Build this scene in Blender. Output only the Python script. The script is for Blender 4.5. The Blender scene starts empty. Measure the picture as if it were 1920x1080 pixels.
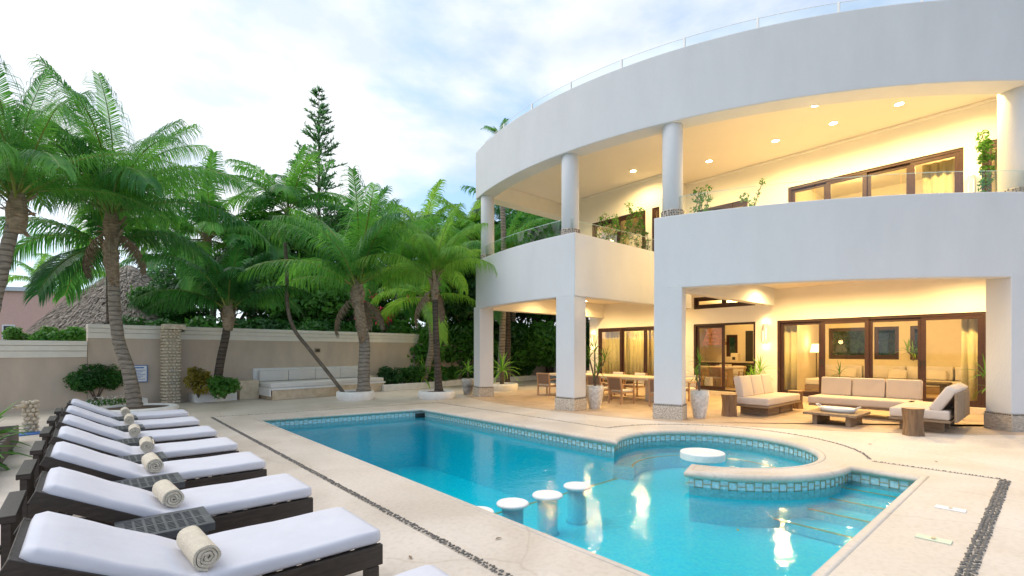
import bpy, bmesh, math, random
from mathutils import Vector, Matrix, noise
R = math.radians
random.seed(7)
scn = bpy.context.scene
COL = scn.collection

# ------------------------------------------------------------------ camera, world, sun, exposure
cam_d = bpy.data.cameras.new('camera')
cam = bpy.data.objects.new('camera', cam_d)
COL.objects.link(cam)
cam.location = (0, 0, 1.5)
cam.rotation_euler = (R(90), 0, -math.atan2(795, 903))
cam_d.lens = 36 * 903 / 1920
cam_d.sensor_width = 36
cam_d.shift_y = 118 / 1920
cam_d.clip_start = 0.05
cam_d.clip_end = 1500
scn.camera = cam

SUN_EL, SUN_AZ = 48.0, R(128)      # azimuth measured counter-clockwise from +X
world = bpy.data.worlds.new('World')
scn.world = world
world.use_nodes = True
wn = world.node_tree.nodes
wl = world.node_tree.links
wn.clear()

def wnode(t, **kw):
    n = wn.new(t)
    for k, v in kw.items():
        setattr(n, k, v)
    return n

w_out = wnode('ShaderNodeOutputWorld')
w_bg = wnode('ShaderNodeBackground')
w_bg.inputs['Strength'].default_value = 0.125
w_sky = wnode('ShaderNodeTexSky')
w_sky.sky_type = 'NISHITA'
w_sky.sun_disc = False
w_sky.sun_elevation = R(SUN_EL)
w_sky.sun_rotation = math.pi / 2 - SUN_AZ
w_sky.air_density = 1.0
w_sky.dust_density = 0.6
w_sky.ozone_density = 2.0
w_tc = wnode('ShaderNodeTexCoord')
w_map = wnode('ShaderNodeMapping')
w_map.inputs['Scale'].default_value = (1.0, 1.0, 2.0)
w_map.inputs['Location'].default_value = (-1.987, -4.690, 3.655)
w_n1 = wnode('ShaderNodeTexNoise')
w_n1.inputs['Scale'].default_value = 1.9
w_n1.inputs['Detail'].default_value = 8
w_n1.inputs['Roughness'].default_value = 0.55
w_n1.inputs['Distortion'].default_value = 0.25
w_r1 = wnode('ShaderNodeValToRGB')
w_r1.color_ramp.elements[0].position = 0.34
w_r1.color_ramp.elements[1].position = 0.51
w_r1.color_ramp.elements[0].color = (0, 0, 0, 1)
w_r1.color_ramp.elements[1].color = (1, 1, 1, 1)
w_n2 = wnode('ShaderNodeTexNoise')
w_n2.inputs['Scale'].default_value = 4.5
w_n2.inputs['Detail'].default_value = 7
w_cc = wnode('ShaderNodeValToRGB')      # colour of the cloud itself
w_cc.color_ramp.elements[0].position = 0.36
w_cc.color_ramp.elements[0].color = (6.0, 6.9, 8.2, 1)
w_cc.color_ramp.elements[1].position = 0.56
w_cc.color_ramp.elements[1].color = (8.2, 8.6, 9.2, 1)
w_mix = wnode('ShaderNodeMix', data_type='RGBA')
w_blue = wnode('ShaderNodeMix', data_type='RGBA', blend_type='ADD')
w_blue.inputs[0].default_value = 1.0
w_blue.inputs[7].default_value = (1.9, 3.1, 4.5, 1)      # thin haze over the clear gaps
wl.new(w_tc.outputs['Generated'], w_map.inputs['Vector'])
wl.new(w_map.outputs['Vector'], w_n1.inputs['Vector'])
wl.new(w_map.outputs['Vector'], w_n2.inputs['Vector'])
wl.new(w_n1.outputs['Fac'], w_r1.inputs['Fac'])
wl.new(w_n2.outputs['Fac'], w_cc.inputs['Fac'])
wl.new(w_sky.outputs['Color'], w_blue.inputs[6])
wl.new(w_r1.outputs['Color'], w_mix.inputs[0])
wl.new(w_blue.outputs[2], w_mix.inputs[6])
wl.new(w_cc.outputs['Color'], w_mix.inputs[7])
w_dot = wnode('ShaderNodeVectorMath', operation='DOT_PRODUCT')
w_dot.inputs[1].default_value = (math.cos(SUN_AZ) * 0.9, math.sin(SUN_AZ) * 0.9, -0.45)
wl.new(w_tc.outputs['Generated'], w_dot.inputs[0])
w_mr = wnode('ShaderNodeValToRGB')       # the sky dims and cools smoothly away from the low sun and towards the zenith
w_mr.color_ramp.elements[0].position = 0.0
w_mr.color_ramp.elements[0].color = (0.66, 0.70, 0.78, 1)
w_mr.color_ramp.elements[1].position = 1.0
w_mr.color_ramp.elements[1].color = (1.08, 1.03, 0.98, 1)
w_ma = wnode('ShaderNodeMath', operation='MULTIPLY_ADD')
w_ma.inputs[1].default_value = 0.62
w_ma.inputs[2].default_value = 0.55
wl.new(w_dot.outputs['Value'], w_ma.inputs[0])
wl.new(w_ma.outputs[0], w_mr.inputs['Fac'])
w_mul = wnode('ShaderNodeMix', data_type='RGBA', blend_type='MULTIPLY')
w_mul.inputs[0].default_value = 1.0
wl.new(w_mix.outputs[2], w_mul.inputs[6])
wl.new(w_mr.outputs['Color'], w_mul.inputs[7])
wl.new(w_mul.outputs[2], w_bg.inputs['Color'])
wl.new(w_bg.outputs['Background'], w_out.inputs['Surface'])

sun_d = bpy.data.lights.new('sun', 'SUN')
sun_d.energy = 1.5
sun_d.angle = R(40)
sun_d.color = (1.0, 0.93, 0.86)
sun = bpy.data.objects.new('sun', sun_d)
COL.objects.link(sun)
sd = Vector((math.cos(SUN_AZ) * math.cos(R(SUN_EL)), math.sin(SUN_AZ) * math.cos(R(SUN_EL)), math.sin(R(SUN_EL))))
sun.rotation_euler = sd.to_track_quat('Z', 'Y').to_euler()

vs = scn.view_settings
vs.view_transform = 'Standard'
vs.look = 'None'
vs.exposure = 0.25
vs.gamma = 1.0
vs.use_curve_mapping = False
scn.cycles.max_bounces = 8
scn.cycles.diffuse_bounces = 4
scn.cycles.glossy_bounces = 4
scn.cycles.transmission_bounces = 6
scn.cycles.transparent_max_bounces = 16
scn.cycles.sample_clamp_indirect = 6
scn.cycles.caustics_reflective = False
scn.cycles.caustics_refractive = False

# ------------------------------------------------------------------ materials
MATS = {}

def mat(name, base, rough=0.6, var=0.12, scale=6.0, bump=0.0, bscale=40.0, base2=None, metallic=0.0,
        spec=0.5, coords='Object', stretch=(1, 1, 1), trans=0.0, sss=0.0, detail=4.0):
    m = bpy.data.materials.new(name)
    m.use_nodes = True
    nt = m.node_tree
    N, L = nt.nodes, nt.links
    b = N['Principled BSDF']
    tc = N.new('ShaderNodeTexCoord')
    mp = N.new('ShaderNodeMapping')
    mp.inputs['Scale'].default_value = stretch
    L.new(tc.outputs[coords], mp.inputs['Vector'])
    nz = N.new('ShaderNodeTexNoise')
    nz.inputs['Scale'].default_value = scale
    nz.inputs['Detail'].default_value = detail
    nz.inputs['Roughness'].default_value = 0.6
    L.new(mp.outputs['Vector'], nz.inputs['Vector'])
    rp = N.new('ShaderNodeValToRGB')
    rp.color_ramp.elements[0].position = 0.3
    rp.color_ramp.elements[1].position = 0.7
    c2 = base2 if base2 else tuple(min(1, c * (1 + var)) for c in base)
    c1 = base if base2 else tuple(c * (1 - var) for c in base)
    rp.color_ramp.elements[0].color = (*c1, 1)
    rp.color_ramp.elements[1].color = (*c2, 1)
    L.new(nz.outputs['Fac'], rp.inputs['Fac'])
    L.new(rp.outputs['Color'], b.inputs['Base Color'])
    b.inputs['Roughness'].default_value = rough
    b.inputs['Metallic'].default_value = metallic
    b.inputs['Specular IOR Level'].default_value = spec
    if bump:
        n2 = N.new('ShaderNodeTexNoise')
        n2.inputs['Scale'].default_value = bscale
        n2.inputs['Detail'].default_value = 5
        L.new(mp.outputs['Vector'], n2.inputs['Vector'])
        bp = N.new('ShaderNodeBump')
        bp.inputs['Strength'].default_value = bump
        bp.inputs['Distance'].default_value = 0.02
        L.new(n2.outputs['Fac'], bp.inputs['Height'])
        L.new(bp.outputs['Normal'], b.inputs['Normal'])
    MATS[name] = m
    return m

def leaf_mat(name, c1, c2, rough=0.45, transl=0.35):
    m = bpy.data.materials.new(name)
    m.use_nodes = True
    N, L = m.node_tree.nodes, m.node_tree.links
    b = N['Principled BSDF']
    out = N['Material Output']
    tc = N.new('ShaderNodeTexCoord')
    nz = N.new('ShaderNodeTexNoise')
    nz.inputs['Scale'].default_value = 1.6
    nz.inputs['Detail'].default_value = 5
    L.new(tc.outputs['Object'], nz.inputs['Vector'])
    oi = N.new('ShaderNodeObjectInfo')
    ad = N.new('ShaderNodeMath'); ad.operation = 'MULTIPLY_ADD'
    ad.inputs[1].default_value = 0.35
    L.new(oi.outputs['Random'], ad.inputs[0])
    L.new(nz.outputs['Fac'], ad.inputs[2])
    rp = N.new('ShaderNodeValToRGB')
    rp.color_ramp.elements[0].position = 0.42
    rp.color_ramp.elements[1].position = 0.85
    rp.color_ramp.elements[0].color = (*c1, 1)
    rp.color_ramp.elements[1].color = (*c2, 1)
    L.new(ad.outputs[0], rp.inputs['Fac'])
    L.new(rp.outputs['Color'], b.inputs['Base Color'])
    b.inputs['Roughness'].default_value = rough
    tr = N.new('ShaderNodeBsdfTranslucent')
    hs = N.new('ShaderNodeHueSaturation')
    hs.inputs['Value'].default_value = 1.6
    hs.inputs['Hue'].default_value = 0.485
    L.new(rp.outputs['Color'], hs.inputs['Color'])
    L.new(hs.outputs['Color'], tr.inputs['Color'])
    mx = N.new('ShaderNodeMixShader')
    mx.inputs['Fac'].default_value = transl
    L.new(b.outputs[0], mx.inputs[1])
    L.new(tr.outputs[0], mx.inputs[2])
    L.new(mx.outputs[0], out.inputs['Surface'])
    MATS[name] = m
    return m

def emit_mat(name, col, strength):
    m = bpy.data.materials.new(name)
    m.use_nodes = True
    N, L = m.node_tree.nodes, m.node_tree.links
    b = N['Principled BSDF']
    b.inputs['Base Color'].default_value = (*col, 1)
    b.inputs['Emission Color'].default_value = (*col, 1)
    b.inputs['Emission Strength'].default_value = strength
    MATS[name] = m
    return m

def glass_mat(name, tint=(0.93, 0.97, 0.96), refl=1.0):
    m = bpy.data.materials.new(name)
    m.use_nodes = True
    N, L = m.node_tree.nodes, m.node_tree.links
    N.clear()
    out = N.new('ShaderNodeOutputMaterial')
    t = N.new('ShaderNodeBsdfTransparent')
    t.inputs['Color'].default_value = (*tint, 1)
    g = N.new('ShaderNodeBsdfGlossy')
    g.inputs['Roughness'].default_value = 0.02
    g.inputs['Color'].default_value = (1, 1, 1, 1)
    fr = N.new('ShaderNodeFresnel')
    fr.inputs['IOR'].default_value = 1.5
    # both sides of a thin pane mirror alike: fresnel from the outward-facing normal
    geo = N.new('ShaderNodeNewGeometry')
    mn = N.new('ShaderNodeMath'); mn.operation = 'MULTIPLY'
    mn.inputs[1].default_value = refl
    L.new(fr.outputs[0], mn.inputs[0])
    bk = N.new('ShaderNodeMath'); bk.operation = 'MINIMUM'
    bk.inputs[1].default_value = 0.6
    L.new(mn.outputs[0], bk.inputs[0])
    mx = N.new('ShaderNodeMixShader')
    L.new(bk.outputs[0], mx.inputs['Fac'])
    L.new(t.outputs[0], mx.inputs[1])
    L.new(g.outputs[0], mx.inputs[2])
    L.new(mx.outputs[0], out.inputs['Surface'])
    MATS[name] = m
    return m

mat('stucco', (0.665, 0.675, 0.69), rough=0.85, var=0.035, scale=1.6, stretch=(1, 1, .35), bump=0.2, bscale=45, spec=0.2)
mat('stucco_warm', (0.83, 0.80, 0.74), rough=0.85, var=0.03, scale=1.2, bump=0.12, bscale=60, spec=0.2)
mat('ceiling_paint', (0.80, 0.74, 0.66), rough=0.9, var=0.02, scale=0.8, spec=0.2)
mat('tan_wall', (0.58, 0.475, 0.375), rough=0.9, var=0.09, scale=2.2, stretch=(1, 1, .4), bump=0.2, bscale=80, spec=0.2)
mat('cream_cap', (0.82, 0.77, 0.67), rough=0.75, var=0.06, scale=3, bump=0.1, spec=0.3)
mat('curb_white', (0.80, 0.78, 0.74), rough=0.8, var=0.08, scale=5, bump=0.25, bscale=25, spec=0.2)
mat('interior', (0.78, 0.70, 0.52), rough=0.8, var=0.03, spec=0.2)
mat('wood_frame', (0.025, 0.011, 0.008), base2=(0.065, 0.024, 0.014), rough=0.4, scale=12, stretch=(1, 1, 6))
mat('dark_wood', (0.022, 0.016, 0.012), base2=(0.055, 0.04, 0.03), rough=0.45, scale=9, stretch=(1, 6, 6), bump=0.15, bscale=30)
mat('dark_plate', (0.06, 0.065, 0.065), base2=(0.11, 0.115, 0.115), rough=0.5, scale=9)
mat('teak', (0.42, 0.24, 0.13), base2=(0.55, 0.34, 0.19), rough=0.6, scale=10, stretch=(1, 1, 8))
mat('weave', (0.20, 0.13, 0.09), base2=(0.30, 0.20, 0.14), rough=0.9, scale=60, bump=0.4, bscale=120)
mat('stone_top', (0.60, 0.50, 0.36), base2=(0.72, 0.62, 0.48), rough=0.5, scale=5, bump=0.1)
mat('deck_wood', (0.20, 0.13, 0.075), base2=(0.34, 0.24, 0.15), rough=0.65, scale=7, stretch=(6, 1, 6), bump=0.2, bscale=30)
mat('cushion', (0.72, 0.68, 0.63), rough=0.95, var=0.03, scale=4, bump=0.12, bscale=50, spec=0.1)
mat('cushion_terrace', (0.62, 0.53, 0.455), rough=0.95, var=0.04, scale=4, bump=0.3, bscale=9, spec=0.1)
mat('mattress', (0.63, 0.63, 0.67), rough=0.95, var=0.04, scale=4, bump=0.35, bscale=7, spec=0.1)
mat('towel', (0.74, 0.66, 0.52), rough=1.0, var=0.08, scale=30, bump=0.7, bscale=160, spec=0.05)
mat('towel_fold', (0.40, 0.32, 0.20), rough=1.0, var=0.1, scale=30, bump=0.7, bscale=160, spec=0.05)
mat('stump', (0.14, 0.075, 0.035), base2=(0.30, 0.18, 0.09), rough=0.6, scale=7, stretch=(3, 3, 0.4), bump=0.5, bscale=10)
mat('stump_end', (0.34, 0.20, 0.11), base2=(0.48, 0.31, 0.18), rough=0.6, scale=14)
mat('travertine', (0.52, 0.40, 0.26), base2=(0.70, 0.58, 0.42), rough=0.7, scale=6, bump=0.3, bscale=20)
mat('terrazzo', (0.34, 0.27, 0.20), base2=(0.74, 0.68, 0.58), rough=0.85, scale=38, bump=0.8, bscale=45, detail=2)
mat('pebble_dark', (0.06, 0.06, 0.055), base2=(0.22, 0.20, 0.18), rough=0.5, scale=25)
mat('pebble_mortar', (0.46, 0.40, 0.33), rough=0.9, var=0.1, scale=20)
mat('pebble_line', (0.05, 0.05, 0.05), base2=(0.55, 0.5, 0.44), rough=0.7, scale=70, bump=0.6, bscale=70, detail=1)
mat('strip_stone', (0.30, 0.25, 0.20), base2=(0.62, 0.56, 0.48), rough=0.8, scale=14, stretch=(1, 1, 4), bump=0.5, bscale=40)
mat('rough_stone', (0.54, 0.44, 0.31), base2=(0.78, 0.69, 0.53), rough=0.9, scale=9, bump=0.5, bscale=30)
mat('mortar', (0.50, 0.44, 0.34), rough=0.95, var=0.1, scale=12)
mat('pot', (0.50, 0.47, 0.43), base2=(0.86, 0.84, 0.80), rough=0.85, scale=16, bump=0.9, bscale=22)
mat('pot_grey', (0.10, 0.09, 0.08), base2=(0.62, 0.60, 0.56), rough=0.6, scale=2.2, stretch=(1, 1, 2.0), bump=0.2)
mat('soil', (0.09, 0.06, 0.04), rough=1.0, var=0.3, scale=20, bump=0.6)
mat('trunk', (0.20, 0.165, 0.125), base2=(0.42, 0.37, 0.30), rough=0.9, scale=5, stretch=(1, 1, 6), bump=0.8, bscale=9)
mat('trunk_dark', (0.045, 0.035, 0.025), base2=(0.12, 0.095, 0.07), rough=0.9, scale=5, stretch=(1, 1, 6), bump=0.8, bscale=9)
mat('husk', (0.16, 0.11, 0.065), base2=(0.36, 0.28, 0.19), rough=0.9, scale=8, stretch=(1, 1, 3), bump=0.6, bscale=20)
mat('bark', (0.10, 0.075, 0.055), base2=(0.2, 0.16, 0.12), rough=0.95, scale=8, bump=0.6, bscale=15)
mat('thatch', (0.19, 0.15, 0.115), base2=(0.50, 0.43, 0.35), rough=1.0, scale=9, bump=0.5, bscale=30)
mat('pink_wall', (0.72, 0.46, 0.39), rough=0.9, var=0.05)
mat('roof_white', (0.60, 0.66, 0.72), rough=0.7, var=0.06)
mat('earth', (0.12, 0.11, 0.06), base2=(0.10, 0.14, 0.05), rough=1.0, scale=0.6, bump=0.3)
mat('metal', (0.45, 0.45, 0.45), rough=0.3, metallic=1.0, var=0.02)
mat('black', (0.02, 0.02, 0.02), rough=0.4, var=0.1)
mat('white_ceramic', (0.82, 0.81, 0.78), rough=0.35, var=0.03)
mat('brick_red', (0.26, 0.12, 0.08), base2=(0.40, 0.22, 0.16), rough=0.8, scale=20)
mat('stone_floor_in', (0.50, 0.38, 0.26), rough=0.3, var=0.1, scale=3)
mat('sign_white', (0.80, 0.82, 0.84), rough=0.5, var=0.02)
mat('sign_blue', (0.05, 0.16, 0.45), rough=0.5, var=0.05)
mat('drain_white', (0.80, 0.80, 0.80), rough=0.5, var=0.03)
mat('drain_green', (0.58, 0.66, 0.50), rough=0.5, var=0.03)
mat('gold_tile', (0.42, 0.33, 0.13), base2=(0.60, 0.50, 0.24), rough=0.3, scale=60)
mat('brown_tile', (0.28, 0.24, 0.12), base2=(0.50, 0.44, 0.25), rough=0.3, scale=60)
mat('grey_fence', (0.14, 0.12, 0.10), base2=(0.24, 0.21, 0.18), rough=0.8, scale=10, stretch=(1, 6, .5))
mat('curtain', (0.62, 0.55, 0.30), rough=0.9, var=0.06, scale=3)
mat('red_flower', (0.65, 0.03, 0.08), rough=0.6, var=0.2)
mat('white_flower', (0.85, 0.85, 0.8), rough=0.6, var=0.05)
leaf_mat('palm_leaf', (0.028, 0.17, 0.030), (0.13, 0.38, 0.045), transl=0.45)
leaf_mat('palm_leaf_dark', (0.015, 0.11, 0.02), (0.06, 0.26, 0.035), transl=0.4)
leaf_mat('palm_leaf_light', (0.06, 0.24, 0.025), (0.24, 0.48, 0.06), transl=0.45)
leaf_mat('leaf', (0.02, 0.11, 0.015), (0.08, 0.26, 0.028))
leaf_mat('leaf_deep', (0.013, 0.08, 0.014), (0.05, 0.19, 0.025))
leaf_mat('leaf_bright', (0.03, 0.13, 0.012), (0.10, 0.27, 0.03))
leaf_mat('croton', (0.12, 0.10, 0.01), (0.40, 0.34, 0.03))
leaf_mat('rachis', (0.10, 0.17, 0.025), (0.32, 0.34, 0.06), transl=0.1)
leaf_mat('pine', (0.06, 0.20, 0.06), (0.14, 0.34, 0.10), transl=0.5)
emit_mat('lamp_glow', (1.0, 0.80, 0.42), 55.0)
emit_mat('sconce_glow', (1.0, 0.66, 0.28), 4.0)
emit_mat('shade_glow', (1.0, 0.74, 0.38), 2.2)
glass_mat('pane_glass', (0.96, 0.95, 0.90), 1.0)
glass_mat('rail_glass', (0.88, 0.95, 0.94), 1.3)

def ring_trunk(name, c1, c2, cr):
    m = mat(name, c1, base2=c2, rough=0.9, scale=5, stretch=(1, 1, 4), bump=0.7, bscale=9)
    N, L = m.node_tree.nodes, m.node_tree.links
    b = N['Principled BSDF']
    src = b.inputs['Base Color'].links[0].from_socket
    tc = N.new('ShaderNodeTexCoord')
    wv = N.new('ShaderNodeTexWave'); wv.bands_direction = 'Z'; wv.inputs['Scale'].default_value = 2.6
    wv.inputs['Distortion'].default_value = 4.5; wv.inputs['Detail'].default_value = 3
    L.new(tc.outputs['Object'], wv.inputs['Vector'])
    rp = N.new('ShaderNodeValToRGB')
    rp.color_ramp.elements[0].position = 0.05; rp.color_ramp.elements[0].color = (cr, cr, cr, 1)
    rp.color_ramp.elements[1].position = 0.35; rp.color_ramp.elements[1].color = (1, 1, 1, 1)
    L.new(wv.outputs['Fac'], rp.inputs['Fac'])
    mx = N.new('ShaderNodeMix'); mx.data_type = 'RGBA'; mx.blend_type = 'MULTIPLY'; mx.inputs[0].default_value = 1.0
    L.new(src, mx.inputs[6]); L.new(rp.outputs['Color'], mx.inputs[7]); L.new(mx.outputs[2], b.inputs['Base Color'])
ring_trunk('trunk', (0.17, 0.14, 0.105), (0.36, 0.31, 0.25), 0.55)
ring_trunk('trunk_dark', (0.045, 0.035, 0.025), (0.13, 0.10, 0.075), 0.5)
# deck: sandy stone with faint wandering joints and speckles
def deck_material():
    m = bpy.data.materials.new('deck_stone')
    m.use_nodes = True
    N, L = m.node_tree.nodes, m.node_tree.links
    b = N['Principled BSDF']
    tc = N.new('ShaderNodeTexCoord')
    n1 = N.new('ShaderNodeTexNoise'); n1.inputs['Scale'].default_value = 0.9; n1.inputs['Detail'].default_value = 6
    n1.inputs['Distortion'].default_value = 0.6
    n2 = N.new('ShaderNodeTexNoise'); n2.inputs['Scale'].default_value = 22; n2.inputs['Detail'].default_value = 5
    n3 = N.new('ShaderNodeTexVoronoi'); n3.inputs['Scale'].default_value = 9
    L.new(tc.outputs['Object'], n1.inputs['Vector'])
    L.new(tc.outputs['Object'], n2.inputs['Vector'])
    L.new(tc.outputs['Object'], n3.inputs['Vector'])
    r1 = N.new('ShaderNodeValToRGB')
    r1.color_ramp.elements[0].position = 0.34; r1.color_ramp.elements[0].color = (0.58, 0.50, 0.41, 1)
    r1.color_ramp.elements[1].position = 0.66; r1.color_ramp.elements[1].color = (0.70, 0.62, 0.53, 1)
    L.new(n1.outputs['Fac'], r1.inputs['Fac'])
    r2 = N.new('ShaderNodeValToRGB')
    r2.color_ramp.elements[0].position = 0.30; r2.color_ramp.elements[0].color = (0.88, 0.87, 0.84, 1)
    r2.color_ramp.elements[1].position = 0.55; r2.color_ramp.elements[1].color = (1, 1, 1, 1)
    L.new(n2.outputs['Fac'], r2.inputs['Fac'])
    mx = N.new('ShaderNodeMix'); mx.data_type = 'RGBA'; mx.blend_type = 'MULTIPLY'; mx.inputs[0].default_value = 0.8
    L.new(r1.outputs['Color'], mx.inputs[6]); L.new(r2.outputs['Color'], mx.inputs[7])
    # small dark pits
    r3 = N.new('ShaderNodeValToRGB')
    r3.color_ramp.elements[0].position = 0.03; r3.color_ramp.elements[0].color = (0.45, 0.36, 0.26, 1)
    r3.color_ramp.elements[1].position = 0.07; r3.color_ramp.elements[1].color = (1, 1, 1, 1)
    L.new(n3.outputs['Distance'], r3.inputs['Fac'])
    mx2 = N.new('ShaderNodeMix'); mx2.data_type = 'RGBA'; mx2.blend_type = 'MULTIPLY'; mx2.inputs[0].default_value = 0.35
    L.new(mx.outputs[2], mx2.inputs[6]); L.new(r3.outputs['Color'], mx2.inputs[7])
    # wandering joints
    n4 = N.new('ShaderNodeTexVoronoi'); n4.feature = 'DISTANCE_TO_EDGE'; n4.inputs['Scale'].default_value = 0.42
    ds = N.new('ShaderNodeTexNoise'); ds.inputs['Scale'].default_value = 0.8; ds.inputs['Detail'].default_value = 3
    ma = N.new('ShaderNodeMix'); ma.data_type = 'RGBA'; ma.blend_type = 'ADD'; ma.inputs[0].default_value = 0.9
    L.new(tc.outputs['Object'], ds.inputs['Vector'])
    L.new(tc.outputs['Object'], ma.inputs[6]); L.new(ds.outputs['Color'], ma.inputs[7])
    L.new(ma.outputs[2], n4.inputs['Vector'])
    r4 = N.new('ShaderNodeValToRGB')
    r4.color_ramp.elements[0].position = 0.0; r4.color_ramp.elements[0].color = (0.58, 0.50, 0.42, 1)
    r4.color_ramp.elements[1].position = 0.007; r4.color_ramp.elements[1].color = (1, 1, 1, 1)
    L.new(n4.outputs['Distance'], r4.inputs['Fac'])
    mx3 = N.new('ShaderNodeMix'); mx3.data_type = 'RGBA'; mx3.blend_type = 'MULTIPLY'; mx3.inputs[0].default_value = 0.28
    L.new(mx2.outputs[2], mx3.inputs[6]); L.new(r4.outputs['Color'], mx3.inputs[7])
    L.new(mx3.outputs[2], b.inputs['Base Color'])
    rr = N.new('ShaderNodeMapRange'); rr.inputs[3].default_value = 0.38; rr.inputs[4].default_value = 0.75
    L.new(n1.outputs['Fac'], rr.inputs[0]); L.new(rr.outputs[0], b.inputs['Roughness'])
    b.inputs['Specular IOR Level'].default_value = 0.35
    bp = N.new('ShaderNodeBump'); bp.inputs['Strength'].default_value = 0.25; bp.inputs['Distance'].default_value = 0.01
    L.new(n2.outputs['Fac'], bp.inputs['Height']); L.new(bp.outputs['Normal'], b.inputs['Normal'])
    MATS['deck'] = m
deck_material()
mat('terrace_stone', (0.46, 0.335, 0.225), base2=(0.62, 0.47, 0.335), rough=0.5, scale=2.2, bump=0.2, bscale=30, spec=0.35)
mat('coping', (0.70, 0.61, 0.50), base2=(0.78, 0.70, 0.60), rough=0.6, scale=5, bump=0.25, bscale=60, spec=0.3)

def tile_material(nm, ca, cb):
    m = bpy.data.materials.new(nm)
    m.use_nodes = True
    N, L = m.node_tree.nodes, m.node_tree.links
    b = N['Principled BSDF']
    tc = N.new('ShaderNodeTexCoord')
    vo = N.new('ShaderNodeTexVoronoi'); vo.distance = 'CHEBYCHEV'; vo.inputs['Scale'].default_value = 38
    vo.inputs['Randomness'].default_value = 0.15
    L.new(tc.outputs['Object'], vo.inputs['Vector'])
    rp = N.new('ShaderNodeValToRGB')
    rp.color_ramp.elements[0].color = ca
    rp.color_ramp.elements[1].color = cb
    sp = N.new('ShaderNodeSeparateColor')
    L.new(vo.outputs['Color'], sp.inputs[0]); L.new(sp.outputs[0], rp.inputs['Fac'])
    nz = N.new('ShaderNodeTexNoise'); nz.inputs['Scale'].default_value = 1.3
    L.new(tc.outputs['Object'], nz.inputs['Vector'])
    mx = N.new('ShaderNodeMix'); mx.data_type = 'RGBA'; mx.blend_type = 'MULTIPLY'; mx.inputs[0].default_value = 0.35
    L.new(rp.outputs['Color'], mx.inputs[6]); L.new(nz.outputs['Color'], mx.inputs[7])
    L.new(rp.outputs['Color'], b.inputs['Base Color'])
    b.inputs['Roughness'].default_value = 0.25
    MATS[nm] = m
tile_material('pool_mosaic', (0.05, 0.80, 1.0, 1), (0.10, 0.89, 1.0, 1))
tile_material('tile_band', (0.40, 0.64, 0.70, 1), (0.58, 0.80, 0.85, 1))
tile_material('pedestal_tile', (0.03, 0.46, 0.60, 1), (0.06, 0.58, 0.70, 1))

def water_material():
    m = bpy.data.materials.new('pool_water')
    m.use_nodes = True
    N, L = m.node_tree.nodes, m.node_tree.links
    N.clear()
    out = N.new('ShaderNodeOutputMaterial')
    t = N.new('ShaderNodeBsdfTransparent')
    t.inputs['Color'].default_value = (0.96, 1.0, 1.0, 1)
    g = N.new('ShaderNodeBsdfGlossy'); g.inputs['Roughness'].default_value = 0.03
    fr = N.new('ShaderNodeFresnel'); fr.inputs['IOR'].default_value = 1.33
    tc = N.new('ShaderNodeTexCoord')
    n1 = N.new('ShaderNodeTexNoise'); n1.inputs['Scale'].default_value = 3.0; n1.inputs['Detail'].default_value = 3
    n1.inputs['Distortion'].default_value = 0.4
    n2 = N.new('ShaderNodeTexNoise'); n2.inputs['Scale'].default_value = 17; n2.inputs['Detail'].default_value = 3
    L.new(tc.outputs['Object'], n1.inputs['Vector']); L.new(tc.outputs['Object'], n2.inputs['Vector'])
    b1 = N.new('ShaderNodeBump'); b1.inputs['Strength'].default_value = 0.25; b1.inputs['Distance'].default_value = 0.02
    b2 = N.new('ShaderNodeBump'); b2.inputs['Strength'].default_value = 0.45; b2.inputs['Distance'].default_value = 0.006
    L.new(n1.outputs['Fac'], b1.inputs['Height']); L.new(n2.outputs['Fac'], b2.inputs['Height'])
    L.new(b1.outputs['Normal'], b2.inputs['Normal'])
    L.new(b2.outputs['Normal'], g.inputs['Normal']); L.new(b2.outputs['Normal'], fr.inputs['Normal'])
    mx = N.new('ShaderNodeMixShader')
    L.new(fr.outputs[0], mx.inputs['Fac']); L.new(t.outputs[0], mx.inputs[1]); L.new(g.outputs[0], mx.inputs[2])
    L.new(mx.outputs[0], out.inputs['Surface'])
    va = N.new('ShaderNodeVolumeAbsorption')
    va.inputs['Color'].default_value = (0.0, 0.997, 1.0, 1)
    va.inputs['Density'].default_value = 0.55
    L.new(va.outputs[0], out.inputs['Volume'])
    MATS['water'] = m
water_material()

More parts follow.
